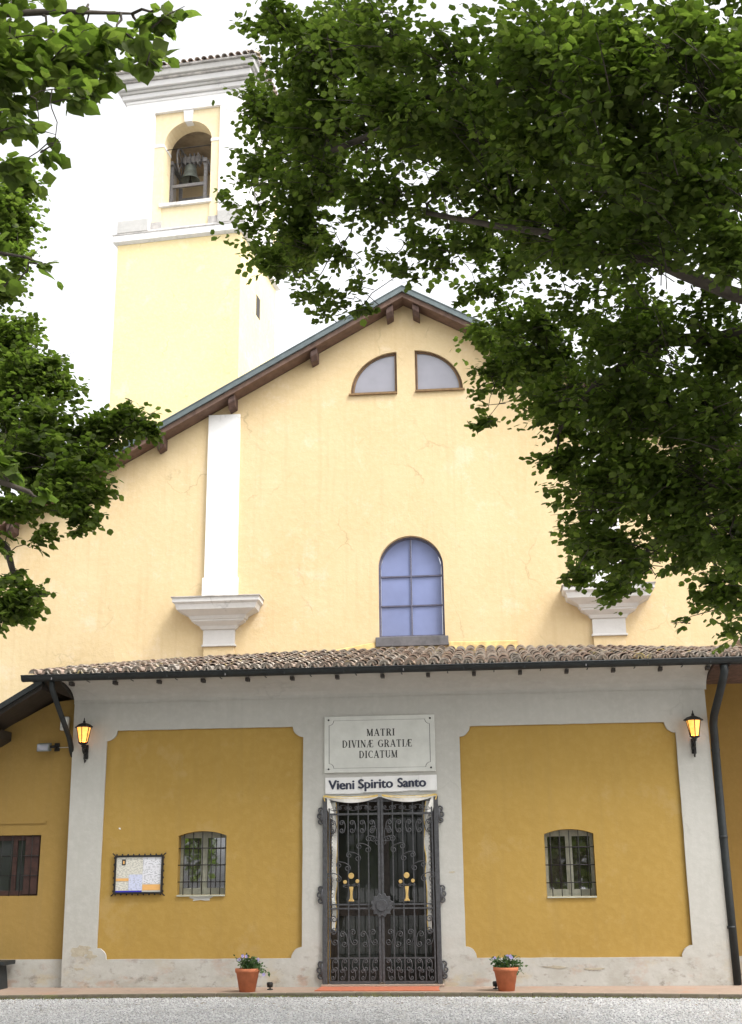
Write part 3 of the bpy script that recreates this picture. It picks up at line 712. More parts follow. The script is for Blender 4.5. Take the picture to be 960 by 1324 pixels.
# cornice in stepped courses, each a little prouder than the one below
z = 24.062
for k, (pj, h, mt) in enumerate(((.03, .10, 'white'), (.12, .16, 'stone_white'), (.17, .10, 'stone_grey'), (.26, .20, 'stone_white'), (.33, .06, 'ledge'), (.40, .20, 'stone_grey'))):
    box('cornice', M[mt], tower, BX0 - pj, BX1 + pj, -pj, W + pj, z, z + h, bevel=.02); z += h + .001
ev = .47; z0 = z; cx, cy = BX0 / 2, W / 2; hw = -BX0 / 2 + ev; hd = W / 2 + ev
m = MB(); m.add([(cx - hw, cy - hd, z0), (cx + hw, cy - hd, z0), (cx + hw, cy + hd, z0), (cx - hw, cy + hd, z0), (cx - hw, cy - hd, z0 + .05), (cx + hw, cy - hd, z0 + .05), (cx + hw, cy + hd, z0 + .05), (cx - hw, cy + hd, z0 + .05), (cx, cy, z0 + 1.2)],
      [(3, 2, 1, 0)] + [(k, (k + 1) % 4, 4 + (k + 1) % 4, 4 + k) for k in range(4)] + [(4 + k, 4 + (k + 1) % 4, 8) for k in range(4)]); m.build('roof', M['ledge'], tower)
m = MB(); sl = math.atan2(1.15, hd); Lr = hd / math.cos(sl)
for side in range(4):
    rot = Matrix.Translation((cx, cy, 0)) @ Matrix.Rotation(side * math.pi / 2, 4, 'Z')
    n = 22
    for i in range(n):
        u = -hw + (i + .5) * 2 * hw / n; ll = Lr * (1 - abs(u) / hw) + .05
        for j in range(max(1, int(ll / .4))):
            mt = rot @ Matrix.Translation((u, -hd + .4 * j * math.cos(sl) - .05, z0 + .05 + .4 * j * math.sin(sl) + random.uniform(0, .02))) @ Matrix.Rotation(sl - .03, 4, 'X')
            m.add([mt @ Vector(v) for v in tv], tf)
m.build('roof_tiles', M['tile'], tower, kind='stuff')
MB().box(-.02, .012, 1.62, 1.98, 17.55, 18.2).build('slit_window', M['darkwood'], tower)
MB().prism([(-.028, 0), (.012, 0), (.012, 1), (-.028, 1)], 0, 1).build('downspout', M['ledge'], tower) if False else None

# the bell, in its steel frame behind the belfry arch
bell = thing('church_bell', 'greenish bronze bell with a spoked wheel hanging in a steel frame inside the belfry arch', 'bell', (-6.43, 31.0, 0), rot=R(-5.8), local=True)
bx, by, bz = -2.02, 1.20, 22.02
MB().lathe([(.0, bz + .50), (.13, bz + .50), (.165, bz + .46), (.18, bz + .36), (.20, bz + .22), (.245, bz + .09), (.30, bz), (.29, bz - .01), (.24, bz + .03), (.0, bz + .35)], bx, by, 20).build('bell_body', M['bronze'], bell)
MB().tube([(bx, by, bz + .3), (bx, by, bz - .02)], .018).lathe([(.0, bz - .10), (.05, bz - .07), (.055, bz - .03), (.03, bz + .01)], bx, by, 10).build('clapper', M['black_iron'], bell)
MB().box(bx - .24, bx + .34, by - .09, by + .09, bz + .56, bz + .78).build('headstock', M['greysteel'], bell, .02)
for dx in (-.14, 0, .14, .26): MB().box(bx + dx - .022, bx + dx + .022, by - .11, by + .11, bz + .48, bz + .86).build('strap', M['greysteel'], bell)
MB().tube([(bx - .52, by, bz + .62), (bx + .58, by, bz + .62)], .03, 8).build('axle', M['greysteel'], bell)
wx = bx - .28; wr = .44; wz = bz + .60
wh = MB().tube([(wx, by + wr * math.cos(a * math.pi / 12), wz + wr * math.sin(a * math.pi / 12)) for a in range(24)], .030, 6, True).build('wheel', M['greysteel'], bell)
for a in range(4):
    c, s = math.cos(a * math.pi / 4 + .2), math.sin(a * math.pi / 4 + .2); MB().tube([(wx, by - wr * c, wz - wr * s), (wx, by + wr * c, wz + wr * s)], .016, 5).build('spoke', M['greysteel'], wh)
MB().tube([(bx + .40, by - .05, bz + .75), (bx + .46, by - .1, bz + .45), (bx + .56, by - .12, bz + .30)], .035, 6).build('striker_arm', M['greysteel'], bell)
for x in (-2.46, -1.40):
    for y in (.82, 1.60):
        box('post', M['greysteel'], bell, x - .045, x + .045, y - .045, y + .045, 20.31, 22.30)
for y in (.82, 1.60): box('cross_beam', M['greysteel'], bell, -2.414, -1.446, y - .035, y + .035, 21.56, 21.66)
for x in (-2.46, -1.40): box('bearing_beam', M['greysteel'], bell, x - .06, x + .06, .70, 1.74, 22.302, 22.42)
MB().tube([(-2.39, 1.0, 20.8), (-2.18, 1.70, 21.55)], .025, 5).build('brace', M['greysteel'], bell)

# ------------------------------------------------------------------ iron gate
GX = -1.695
gate = thing('iron_gate', 'double leaf dark wrought iron gate with scrolls and two gold chalices in the porch doorway', 'gate', (GX, PY, .13))
GY = PY - .035
for s in (-1, 1):
    j = box('jamb', M['iron'], gate, GX + s * .868 - .036, GX + s * .868 + .036, GY - .02, PY - .0135, .131, 2.88, bevel=.006)
    for z in (2.60, 1.42, .33):
        rs = MB()
        for k in range(3):
            zz = z + (k - 1) * .085; ctr = GX + s * (.935 + (.015 if k == 1 else 0))
            rs.tube([(ctr + .036 * math.cos(a), GY, zz + .036 * math.sin(a)) for a in [i * math.pi / 5 for i in range(10)]], .014, 5, True)
        rs.lathe([(.0, z - .1), (.02, z - .09), (.024, z), (.02, z + .09), (.0, z + .1)], GX + s * .915, GY, 8)
        rs.build('hinge_rosette', M['iron'], gate)
box('top_rail', M['iron'], gate, GX - .812, GX + .812, GY - .012, GY + .02, 2.835, 2.875)
def spiral(cx, cz, r, a0, turns, sgn, n=14):
    return [(cx + r * (1 - .80 * k / n) * math.cos(a0 + sgn * turns * 2 * math.pi * k / n), 0, cz + r * (1 - .80 * k / n) * math.sin(a0 + sgn * turns * 2 * math.pi * k / n)) for k in range(n + 1)]
def mesh_from(mb, name, mat):
    me = bpy.data.meshes.new(name); me.from_pydata(mb.v, [], mb.f); me.polygons.foreach_set('use_smooth', mb.sm); me.materials.append(mat); me.update(); return me
def c_scroll(h):
    """Upright C scroll: two curls joined by a bowed back."""
    r = h * .21; m = MB()
    up = spiral(0, h / 2 - r, r, R(180), 1.35, -1); dn = spiral(0, -h / 2 + r, r, R(180), 1.35, 1)
    back = [(-r - .012 * math.cos(math.pi * (k / 6 - .5)), 0, -h / 2 + r + (h - 2 * r) * k / 6) for k in range(1, 6)]
    m.tube(list(reversed(dn)) + back + up, .0088, 5); return m
cs = mesh_from(c_scroll(.20), 'scroll', M['iron']); cb = mesh_from(c_scroll(.30), 'scroll', M['iron'])
oz = Vector((GX, PY, .13))
def put(me, parent, x, y, z, rx=0., flip=1, sc=1.):
    o = link_mesh('scroll', me, parent); o.matrix_local = Matrix.Translation(Vector((x, y, z)) - oz) @ Matrix.Rotation(rx, 4, 'Y') @ Matrix.Diagonal((flip * sc, 1, sc, 1)); return o
for s in (-1, 1):
    leaf = MB().box(min(GX + s * .005, GX + s * .043), max(GX + s * .005, GX + s * .043), GY - .02, GY + .02, .15, 2.83)
    leaf.box(min(GX + s * .79, GX + s * .813), max(GX + s * .79, GX + s * .813), GY - .012, GY + .012, .15, 2.83)
    lf = leaf.build('gate_leaf', M['iron'], gate, .004)
    a, b = sorted((GX + s * .044, GX + s * .789))
    for z, h in ((2.62, .03), (1.275, .022), (1.215, .022), (.50, .02), (.155, .04), (2.815, .02)):
        box('rail', M['iron'], lf, a, b, GY - .010, GY + .010, z - h / 2, z + h / 2)
    xs_ = [GX + s * q for q in (.19, .345, .505, .665)]
    for x in xs_: box('bar', M['iron'], lf, x - .009, x + .009, GY - .008, GY + .008, .18, 2.80)
    lane = [GX + s * q for q in (.118, .268, .425, .585, .727)]
    for k, x in enumerate(lane):
        put(cs, lf, x, GY - .004, 2.715, R(90), 1 if k % 2 else -1, .74)
        put(cs, lf, x + .02 * s, GY - .004, 2.43, 0, s, 1.0)
        put(cs, lf, x - .02 * s, GY - .004, .40, 0, -s, .9); put(cs, lf, x + .02 * s, GY - .004, .265, 0, s, .8)
        zt = 2.22 - .105 * k - .008 * k * k
        put(cb, lf, x, GY - .006, zt, R(70) * s, s, .8)
        put(cb, lf, x, GY - .006, .80 - .03 * (k % 2), R(12) * s, s if k % 2 else -s, .8)
    put(cb, lf, GX + s * .73, GY - .006, .98, 0, -s, .9); put(cb, lf, GX + s * .12, GY - .006, 2.32, 0, s, .8)
    for k in range(14):     # curls that hold the ribbon to the outer stile
        put(cs, lf, GX + s * .765, GY - .008, 2.56 - k * .115, 0, -s if k % 2 else s, .42)
    cxp = GX + s * .405 - .03 * (s > 0) - .03 * (s < 0)
    cxp = -2.155 if s < 0 else -1.30
    yg = GY - .016
    ch = MB()
    zb = 1.32
    prof = [(.044, zb), (.042, zb + .012), (.022, zb + .04), (.018, zb + .10), (.022, zb + .15), (.030, zb + .20), (.030, zb + .215)]
    pl = [(cxp - r, z) for r, z in prof] + [(cxp + r, z) for r, z in reversed(prof)]
    ch.prism(pl, yg - .012, yg + .004); ch.build('chalice_stem', M['gold'], lf, .004)
    for dx, dz, rr in ((0, .375, .044), (-.095, .285, .029), (.095, .295, .029)):
        o = MB().prism([(cxp + dx + rr * math.cos(t * math.pi / 8), zb + dz + rr * math.sin(t * math.pi / 8)) for t in range(16)], yg - .014, yg + .004)
        o.build('gold_disc', M['gold'], lf, .004)
    MB().prism([(cxp - .13, zb + .235), (cxp + .13, zb + .235), (cxp + .13, zb + .245), (cxp - .13, zb + .245)], yg - .004, yg + .006).build('cup_bar', M['iron'], lf)
    for q in (-1, 1): put(cs, lf, cxp + q * .075, GY - .012, zb + .235, R(90), q, .55)
lk = MB(); pts = []
for k in range(24):
    r = .185 if k % 2 else .15; pts.append((GX + .01 + r * math.cos(k * math.pi / 12), 1.26 + r * math.sin(k * math.pi / 12)))
lk.prism(pts, GY - .045, GY - .022)
pts2 = [(GX + .01 + .09 * math.cos(k * math.pi / 8), 1.26 + .09 * math.sin(k * math.pi / 8)) for k in range(16)]
lk.prism(pts2, GY - .062, GY - .0452); lk.build('lock_rosette', M['iron'], gate, .008)

# white ribbon draped round the doorway, behind the iron curls
rib = thing('ribbon_garland', 'white ribbon draped in two swags over the gate and hanging down both sides', 'garland', (GX, PY, 2.88))
def strip(name, ptsA, ptsB, mat, th=.006):
    n = len(ptsA); v = []; f = []
    for a, b in zip(ptsA, ptsB):
        a, b = Vector(a), Vector(b); v += [a, b, a + Vector((0, th, 0)), b + Vector((0, th, 0))]
    for i in range(n - 1):
        k = 4 * i; f += [(k, k + 4, k + 5, k + 1), (k + 2, k + 3, k + 7, k + 6), (k, k + 2, k + 6, k + 4), (k + 1, k + 5, k + 7, k + 3)]
    f += [(0, 1, 3, 2), (4 * n - 4, 4 * n - 2, 4 * n - 1, 4 * n - 3)]
    return MB().add(v, f, False).build(name, mat, rib)
SY = PY - .075
for s in (-1, 1):
    A = []; B = []; E = []
    for k in range(17):
        t = k / 16; x = GX + s * (.03 + .85 * t) ; sag = .085 * math.sin(math.pi * min(1, t * 1.04)) ** .8
        A.append((x, SY - .02 * math.sin(math.pi * t), 2.905 - sag * .35)); B.append((x, SY + .012 * math.sin(9 * t), 2.875 - sag)); E.append((x, SY - .004, 2.912 - sag * .3))
    strip('swag', A, B, M['cloth']); strip('swag_edge', E, [(p[0], p[1], p[2] - .022) for p in A], M['cloth_edge'])
    A = []; B = []; C_ = []
    for k in range(61):
        t = k / 60; z = 2.88 - 1.97 * t; sw = .006 * math.sin(t * 31) ; wd = .088 - .035 * t + .008 * math.sin(t * 23)
        xo = GX + s * (.875 - .055 * min(1, t * 6)) ; xi = xo - s * wd
        fold = .010 * math.sin(t * 31)
        A.append((xo + sw * .4, GY + .035 + fold, z)); B.append((xi + sw, GY + .036 - fold, z - .01)); C_.append((xi + sw - s * .014, GY + .034 - fold, z - .012))
    if s > 0: A = [(p[0] - .055, p[1], p[2]) for p in A]; B = [(p[0] - .055, p[1], p[2]) for p in B]; C_ = [(p[0] - .055, p[1], p[2]) for p in C_]
    else: A = [(p[0] + .055, p[1], p[2]) for p in A]; B = [(p[0] + .055, p[1], p[2]) for p in B]; C_ = [(p[0] + .055, p[1], p[2]) for p in C_]
    strip('tail', A, B, M['cloth']); strip('tail_edge', B, C_, M['cloth_edge'], .004)
    strip('corner_drape', [(GX + s * .88, SY + .02, 2.90), (GX + s * .84, SY + .025, 2.74), (GX + s * .79, SY + .05, 2.56)], [(GX + s * .80, SY + .02, 2.86), (GX + s * .74, SY + .03, 2.70), (GX + s * .715, SY + .05, 2.54)], M['cloth'])
    strip('corner_drape_edge', [(GX + s * .90, SY + .018, 2.905), (GX + s * .855, SY + .022, 2.74)], [(GX + s * .88, SY + .018, 2.90), (GX + s * .84, SY + .022, 2.74)], M['cloth_edge'])

# ------------------------------------------------------------------ plaque and paper banner
plq = thing('marble_plaque', 'white marble plaque with three lines of Latin capitals above the gate', 'plaque', (-1.69, PY, 3.25))
slabp = box('slab', M['marble'], plq, -2.575, -.815, PY - .045, PY - .0135, 3.255, 4.145, bevel=.008)
gl = notched(-2.50, -.89, 3.325, 4.075, .075, 5); gi = inset(gl, .9915, (-1.695, 3.70))
plate('border_line', M['ink'], plq, gl, [gi], PY - .0468, PY - .0445)
for x in (-2.505, -.885):
    for z in (3.315, 4.085): MB().lathe([(.0, 0), (.016, .0), (.012, .01), (.0, .014)], 0, 0, 8).build('bolt', M['ink'], plq).matrix_local = Matrix.Translation(Vector((x, PY - .047, z)) - Vector((-1.69, PY, 3.25))) @ Matrix.Rotation(R(90), 4, 'X')
bm_fix = [o for o in plq.children if o.name.startswith('bolt')]
for o in bm_fix:
    for v in o.data.vertices: v.co += Vector((-1.69, PY, 3.25))
# roman capitals drawn as thick and thin strokes with serifs; unit height 1
TK, TN = .19, .075
def bar(m, x0, z0, x1, z1, w):
    """Stroke between two points, width measured horizontally for uprights and along the normal otherwise."""
    dx, dz = x1 - x0, z1 - z0; L = math.hypot(dx, dz); nx_, nz_ = -dz / L * w / 2, dx / L * w / 2
    m.append([(x0 + nx_, z0 + nz_), (x1 + nx_, z1 + nz_), (x1 - nx_, z1 - nz_), (x0 - nx_, z0 - nz_)])
def serif(m, x, z, w=.34): m.append([(x - w / 2, z - .03), (x + w / 2, z - .03), (x + w / 2, z + .03), (x - w / 2, z + .03)])
def ring(m, cx, cz, rx, rz, a0, a1, wmax, n=14):
    for k in range(n):
        p = []
        for t, sg in ((k, 1), (k + 1, 1), (k + 1, -1), (k, -1)):
            a = R(a0 + (a1 - a0) * t / n); w = TN + (wmax - TN) * abs(math.cos(a)); p.append((cx + (rx + sg * w / 2) * math.cos(a), cz + (rz + sg * TN / 2) * math.sin(a)))
        m.append(p)
def glyph(c):
    m = []
    if c == 'I': bar(m, .17, 0, .17, 1, TK); serif(m, .17, .03); serif(m, .17, .97); return m, .36
    if c == 'M':
        bar(m, .14, 0, .14, 1, TN); bar(m, .16, .98, .46, .04, TK); bar(m, .46, .04, .78, .98, TN); bar(m, .80, 0, .80, 1, TK); serif(m, .14, .03, .26); serif(m, .80, .03); serif(m, .12, .97, .24); serif(m, .82, .97, .28); return m, .97
    if c == 'N':
        bar(m, .14, 0, .14, 1, TN); bar(m, .15, .97, .68, .03, TK); bar(m, .68, 0, .68, 1, TN); serif(m, .14, .03, .26); serif(m, .11, .97, .22); serif(m, .68, .97, .26); return m, .82
    if c == 'A':
        bar(m, .10, 0, .40, 1, TN); bar(m, .40, 1, .70, 0, TK); bar(m, .20, .33, .60, .33, TN); serif(m, .10, .03, .24); serif(m, .70, .03, .30); return m, .82
    if c == 'V':
        bar(m, .12, 1, .42, 0, TK); bar(m, .42, 0, .70, 1, TN); serif(m, .12, .97, .30); serif(m, .70, .97, .24); return m, .80
    if c == 'T':
        bar(m, .38, 0, .38, 1, TK); bar(m, .04, .965, .72, .965, .07); serif(m, .38, .03); bar(m, .06, .78, .06, .98, .06); bar(m, .70, .78, .70, .98, .06); return m, .78
    if c == 'R':
        bar(m, .16, 0, .16, 1, TK); ring(m, .34, .74, .24, .23, -90, 90, TK); bar(m, .16, .965, .36, .965, .07); bar(m, .16, .51, .36, .51, .07); bar(m, .40, .5, .66, 0, TK); serif(m, .16, .03); serif(m, .11, .97, .2); serif(m, .70, .03, .2); return m, .80
    if c == 'D':
        bar(m, .16, 0, .16, 1, TK); ring(m, .30, .5, .38, .465, -90, 90, TK); bar(m, .10, .965, .32, .965, .07); bar(m, .10, .035, .32, .035, .07); return m, .84
    if c == 'C':
        ring(m, .46, .5, .34, .465, 55, 305, TK, 18); bar(m, .68, .72, .68, .95, .07); bar(m, .68, .05, .68, .2, .06); return m, .78
    if c == 'G':
        ring(m, .46, .5, .34, .465, 55, 315, TK, 18); bar(m, .70, .08, .70, .45, TK); serif(m, .70, .45, .32); bar(m, .68, .72, .68, .95, .07); return m, .86
    if c == 'U':
        bar(m, .15, .3, .15, 1, TK); bar(m, .64, .3, .64, 1, TN); ring(m, .395, .32, .245, .285, 180, 360, TK); serif(m, .15, .97); serif(m, .64, .97, .26); return m, .80
    if c == 'E': # only inside the ligature
        bar(m, .14, 0, .14, 1, TK); bar(m, .14, .965, .56, .965, .07); bar(m, .14, .035, .58, .035, .07); bar(m, .14, .52, .42, .52, .06); bar(m, .56, .78, .56, .99, .06); bar(m, .58, .01, .58, .25, .06); bar(m, .42, .42, .42, .62, .05); return m, .66
    if c == 'Æ':
        bar(m, .08, 0, .46, 1, TN); bar(m, .20, .33, .52, .33, TN); serif(m, .08, .03, .22); e, w_ = glyph('E')
        for p in e: m.append([(x + .38, z) for x, z in p])
        return m, 1.06
    return m, .42
def inscription(text, cx, z0, h, width, name):
    mb = MB(); polys = []; x = 0
    for c in text:
        g_, w_ = glyph(c); polys += [[(px + x, pz) for px, pz in p] for p in g_]; x += w_ + .10
    wtot = x - .10; kx = width / wtot
    for k, p in enumerate(polys):
        mb.prism([(cx + (px - wtot / 2) * kx, z0 + pz * h) for px, pz in p], PY - .0462 - .00013 * (k % 7), PY - .044)
    return mb.build(name, M['ink'], plq)
inscription('MATRI', -1.672, 3.822, .112, .45, 'lettering'); inscription('DIVINÆ GRATIÆ', -1.73, 3.645, .115, 1.115, 'lettering'); inscription('DICATUM', -1.715, 3.478, .115, .61, 'lettering')

ban = thing('paper_banner', 'white paper banner reading Vieni Spirito Santo in bold print between plaque and gate', 'banner', (-1.69, PY, 2.95))
def text_mesh(txt, size, x, z, y, mat, parent, bold, width, rot=0.):
    cu = bpy.data.curves.new('lettering', 'FONT'); cu.body = txt; cu.size = size; cu.offset = bold; cu.extrude = .0012; cu.align_x = 'LEFT'
    t = bpy.data.objects.new('lettering', cu); COL.objects.link(t); b_ = bold; cu.offset = 0
    me = bpy.data.meshes.new_from_object(t.evaluated_get(bpy.context.evaluated_depsgraph_get())); bpy.data.objects.remove(t); bpy.data.curves.remove(cu)
    o0 = origin_of(parent); xm = max(v.co.x for v in me.vertices); sx = width / xm
    c, s_ = math.cos(rot), math.sin(rot)
    for v in me.vertices:
        a, b = v.co.x * sx, v.co.y; v.co = Vector((x + a * c - b * s_, y - v.co.z, z + a * s_ + b * c)) - o0
    bm = bmesh.new()
    for dx, dz, dy in ((-b_, 0, 0), (b_, 0, .0004), (0, b_ * .5, .0008), (0, -b_ * .5, .0012)):
        m2 = me.copy(); m2.transform(Matrix.Translation((dx, -dy, dz))); bm.from_mesh(m2); bpy.data.meshes.remove(m2)
    bm.to_mesh(me); bm.free()
    me.materials.clear(); me.materials.append(mat); link_mesh('lettering', me, parent); return x + xm * sx * c
def paper(x0, x1, z0, z1, y, tilt=0.):
    m = MB(); n = 8; vs = []
    for k in range(n + 1):
        x = x0 + (x1 - x0) * k / n; d = .004 * math.sin(k * 1.3 + x0); dz = tilt * (x - x0)
        vs += [(x, y + d * .5 - .002, z0 + dz + random.uniform(-.003, .003)), (x, y + d * .5 - .002, z1 + dz + random.uniform(-.003, .003)), (x, y + .004, z0 + dz), (x, y + .004, z1 + dz)]
    fs = [(0, 1, 3, 2), (4 * n, 4 * n + 2, 4 * n + 3, 4 * n + 1)]
    for k in range(n): a = 4 * k; fs += [(a, a + 4, a + 5, a + 1), (a + 2, a + 3, a + 7, a + 6), (a, a + 2, a + 6, a + 4), (a + 1, a + 5, a + 7, a + 3)]
    return m.add(vs, fs).build('paper_sheet', M['paper_white'], ban)
paper(-2.56, -1.96, 2.935, 3.185, PY - .022); paper(-1.975, -1.335, 2.950, 3.190, PY - .030, .012); paper(-1.35, -1.06, 2.965, 3.195, PY - .022, .01); paper(-1.075, -.80, 2.962, 3.20, PY - .030, .01)
yb = PY - .0345
text_mesh('Vieni', .20, -2.505, 3.005, PY - .0275, M['navy'], ban, .0082, .40)
text_mesh('Spirito', .20, -2.04, 3.012, yb, M['navy'], ban, .0082, .545, .012)
text_mesh('San', .20, -1.42, 3.022, yb - .001, M['navy'], ban, .0082, .255, .012); text_mesh('to', .20, -1.150, 3.024, yb - .001, M['navy'], ban, .0082, .175, .014)
# ------------------------------------------------------------------ wall lanterns (lit)
def lantern(label, x, zb):
    """zb: underside of the glass. Hexagonal tapering lantern on a scrolled wall bracket."""
    t = thing('wall_lantern', label, 'lantern', (x, PY, zb), 'lit lanterns on the porch pillars')
    y = PY - .20
    hexa = lambda r, z: [(x + r * math.cos(R(60 * k + 30)), y + r * math.sin(R(60 * k + 30)), z) for k in range(6)]
    for k in range(6):
        a0, a1 = R(60 * k + 30), R(60 * k + 90)
        lo, hi = .066, .112
        P = lambda r, a, z: (x + r * math.cos(a), y + r * math.sin(a), z)
        q = [P(lo, a0, zb + .012), P(lo, a1, zb + .012), P(hi, a1, zb + .235), P(hi, a0, zb + .235)]
        q2 = [P(lo - .004, a0, zb + .012), P(lo - .004, a1, zb + .012), P(hi - .004, a1, zb + .235), P(hi - .004, a0, zb + .235)]
        MB().add(q + q2, [(0, 1, 2, 3), (7, 6, 5, 4), (0, 4, 5, 1), (1, 5, 6, 2), (2, 6, 7, 3), (3, 7, 4, 0)]).build('glass', M['glow'], t)
        MB().tube([P(lo + .004, a0, zb), P(hi + .005, a0, zb + .25)], .0075, 5).build('rib', M['black_iron'], t)
    MB().lathe([(.0, zb + .16), (.03, zb + .15), (.036, zb + .10), (.02, zb + .05), (.0, zb + .04)], x, y, 10).build('bulb', M['bulb'], t)
    c = MB().lathe([(.150, zb + .236), (.152, zb + .248), (.10, zb + .285), (.045, zb + .305), (.02, zb + .315), (.024, zb + .335), (.012, zb + .35), (.006, zb + .39), (.0, zb + .395)], x, y, 6, False)
    c.build('cap', M['black_iron'], t)
    for k in range(6):
        a = R(60 * k + 30); MB().lathe([(.0, 0), (.012, .01), (.008, .03), (.0, .045)], 0, 0, 6)
    MB().lathe([(.075, zb + .0), (.08, zb - .012), (.05, zb - .03), (.025, zb - .045), (.03, zb - .065), (.012, zb - .08), (.0, zb - .085)], x, y, 8).build('base', M['black_iron'], t)
    b = MB().box(x - .035, x + .035, PY - .035, PY - .0125, zb - .25, zb - .02)
    b.tube([(x, y, zb - .07), (x, y + .01, zb - .13), (x, y + .06, zb - .17), (x, y + .12, zb - .15), (x, PY - .03, zb - .10)], .014, 6)
    b.tube([(x, y + .02, zb - .06), (x, y + .07, zb - .09), (x, PY - .03, zb - .05)], .010, 6)
    b.tube([(x, PY - .04, zb - .20), (x, PY - .08, zb - .25), (x, PY - .06, zb - .30), (x, PY - .03, zb - .27)], .012, 6)
    b.build('bracket', M['black_iron'], t)
    ld = bpy.data.lights.new('lantern_light', 'POINT'); ld.energy = 10; ld.color = (1, .62, .25); ld.shadow_soft_size = .05
    l = bpy.data.objects.new('lantern_light', ld); COL.objects.link(l); l.location = (x, y - .02, zb + .30 + .15); l.location = (x, y, zb + .10)
    return t
lantern('lit amber iron lantern on the pillar beside the diagonal gutter downpipe, near the notice board', -6.46, 3.80)
lantern('lit amber iron lantern on the pillar beside the tall dark vertical downpipe', 3.185, 3.70)

# ------------------------------------------------------------------ notice board
nb = thing('notice_board', 'dark iron framed notice board covered with printed papers on the ochre panel', 'notice board', (-5.53, PY, 1.76))
X0, X1, Z0, Z1 = -5.905, -5.125, 1.462, 2.045
yw = PY + .028
box('backing', M['boxwhite'], nb, X0 + .02, X1 - .02, yw - .03, yw, Z0 + .02, Z1 - .02)
for a in ((X0, X1, Z0, Z0 + .028), (X0, X1, Z1 - .028, Z1), (X0, X0 + .028, Z0 + .0285, Z1 - .0285), (X1 - .028, X1, Z0 + .0285, Z1 - .0285)):
    box('frame', M['black_iron'], nb, a[0], a[1], yw - .05, yw - .004, a[2], a[3], bevel=.004)
m = MB()
for k in range(9):
    for z in (Z0 - .006, Z1 + .006): m.lathe([(.0, -.018), (.015, -.006), (.011, .012), (.0, .02)], 0, 0, 6); m.v[-24:] = [(X0 + .03 + (X1 - X0 - .06) * k / 8 + v[0], yw - .03 + v[1], z + v[2]) for v in m.v[-24:]]
for k in range(6):
    for x in (X0 - .006, X1 + .006): m.lathe([(.0, -.018), (.014, -.006), (.011, .012), (.0, .02)], 0, 0, 6); m.v[-24:] = [(x + v[0], yw - .03 + v[1], Z0 + .04 + (Z1 - Z0 - .08) * k / 5 + v[2]) for v in m.v[-24:]]
for x, z in ((X0, Z0), (X1, Z0), (X0, Z1), (X1, Z1)): m.tube([(x, yw - .03, z), (x + (.04 if x > -5.5 else -.04), yw - .03, z + (.03 if z > 1.7 else -.03))], .010, 5)
m.build('frame_studs', M['black_iron'], nb)
W_, H_ = X1 - X0 - .05, Z1 - Z0 - .05; xa, za = X0 + .025, Z0 + .025
def sheet(u0, u1, v0, v1, lay, mat, name='paper_sheet'):
    return box(name, M[mat], nb, xa + W_ * u0, xa + W_ * u1, yw - .031 - .0015 * lay, yw - .0302 - .0015 * lay + .0012, za + H_ * v0, za + H_ * v1)
sheet(.01, .585, .42, .985, 1, 'p1'); sheet(.59, .995, .235, .985, 1, 'p2'); sheet(.01, .28, .05, .30, 2, 'p1'); sheet(.01, .30, .315, .395, 2, 'orange', 'card')
sheet(.29, .585, .05, .50, 3, 'p3'); sheet(.595, .985, .05, .215, 2, 'orange', 'card'); sheet(.0, .585, .0, .045, 3, 'blue', 'card')
sheet(.125, .21, .76, .93, 3, 'ink', 'portrait_print'); sheet(.15, .185, .80, .89, 4, 'orange', 'portrait_print')

# ------------------------------------------------------------------ potted plants, mat, small things by the wall
def pot(label, x, seed):
    rng = random.Random(seed); y = 18.98; z0 = .093
    t = thing('potted_plant', label, 'potted plant', (x, y, z0), 'terracotta pots beside the gate')
    MB().lathe([(.115, z0), (.165, z0 + .26), (.168, z0 + .262), (.180, z0 + .265), (.183, z0 + .318), (.165, z0 + .32), (.155, z0 + .28), (.0, z0 + .275)], x, y, 24).build('pot', M['terracotta'], t)
    MB().lathe([(.0, z0 + .276), (.153, z0 + .284), (.08, z0 + .30), (.0, z0 + .305)], x, y, 14).build('soil', M['soil'], t)
    lv = MB(); st = MB(); fl = []
    for k in range(46):
        a = rng.uniform(0, 6.28); r = rng.uniform(.0, .22) ; h = rng.uniform(.04, .22) - r * .25
        if rng.random() < .25: a = rng.uniform(-.6, .6); r = rng.uniform(.18, .30); h = rng.uniform(-.10, .10)
        tip = Vector((x + r * math.cos(a), y + r * math.sin(a) * .8, z0 + .31 + h)); base = Vector((x + .4 * r * math.cos(a) * .8, y + .4 * r * math.sin(a) * .8, z0 + .30))
        mid = (tip + base) / 2 + Vector((0, 0, .05)); st.tube([base, mid, tip], .0035, 4)
        for q in range(9):
            p = base.lerp(tip, rng.uniform(.3, 1)) + Vector([rng.uniform(-.03, .03) for _ in range(3)]); d = Vector([rng.uniform(-1, 1) for _ in range(3)]).normalized(); w = d.cross(Vector([rng.uniform(-1, 1) for _ in range(3)])).normalized(); s_ = rng.uniform(.03, .055)
            lv.add([p, p + d * s_ * .5 + w * s_ * .35, p + d * s_ * 1.2, p + d * s_ * .5 - w * s_ * .35], [(0, 1, 2), (0, 2, 3)])
        if rng.random() < .2: fl.append(tip)
    st.build('stems', M['plantleaf'], t, kind='stuff'); lv.build('foliage', M['plantleaf'], t, kind='stuff')
    for p in fl[:5]:
        f = MB()
        for k in range(5):
            a = 1.257 * k; c = p + Vector((.014 * math.cos(a), -.012, .014 * math.sin(a) + .01)); f.add([c + Vector((.013 * math.cos(b * 1.047), .004 * (b % 2), .013 * math.sin(b * 1.047))) for b in range(6)] , [tuple(range(6))])
        f.build('flower', M['petal'], t)
pot('terracotta pot of leafy pansies on the side of the gate nearer the notice board', -3.60, 3)
pot('terracotta pot of trailing lilac pansies standing on the pavement right of the gate', .15, 8)
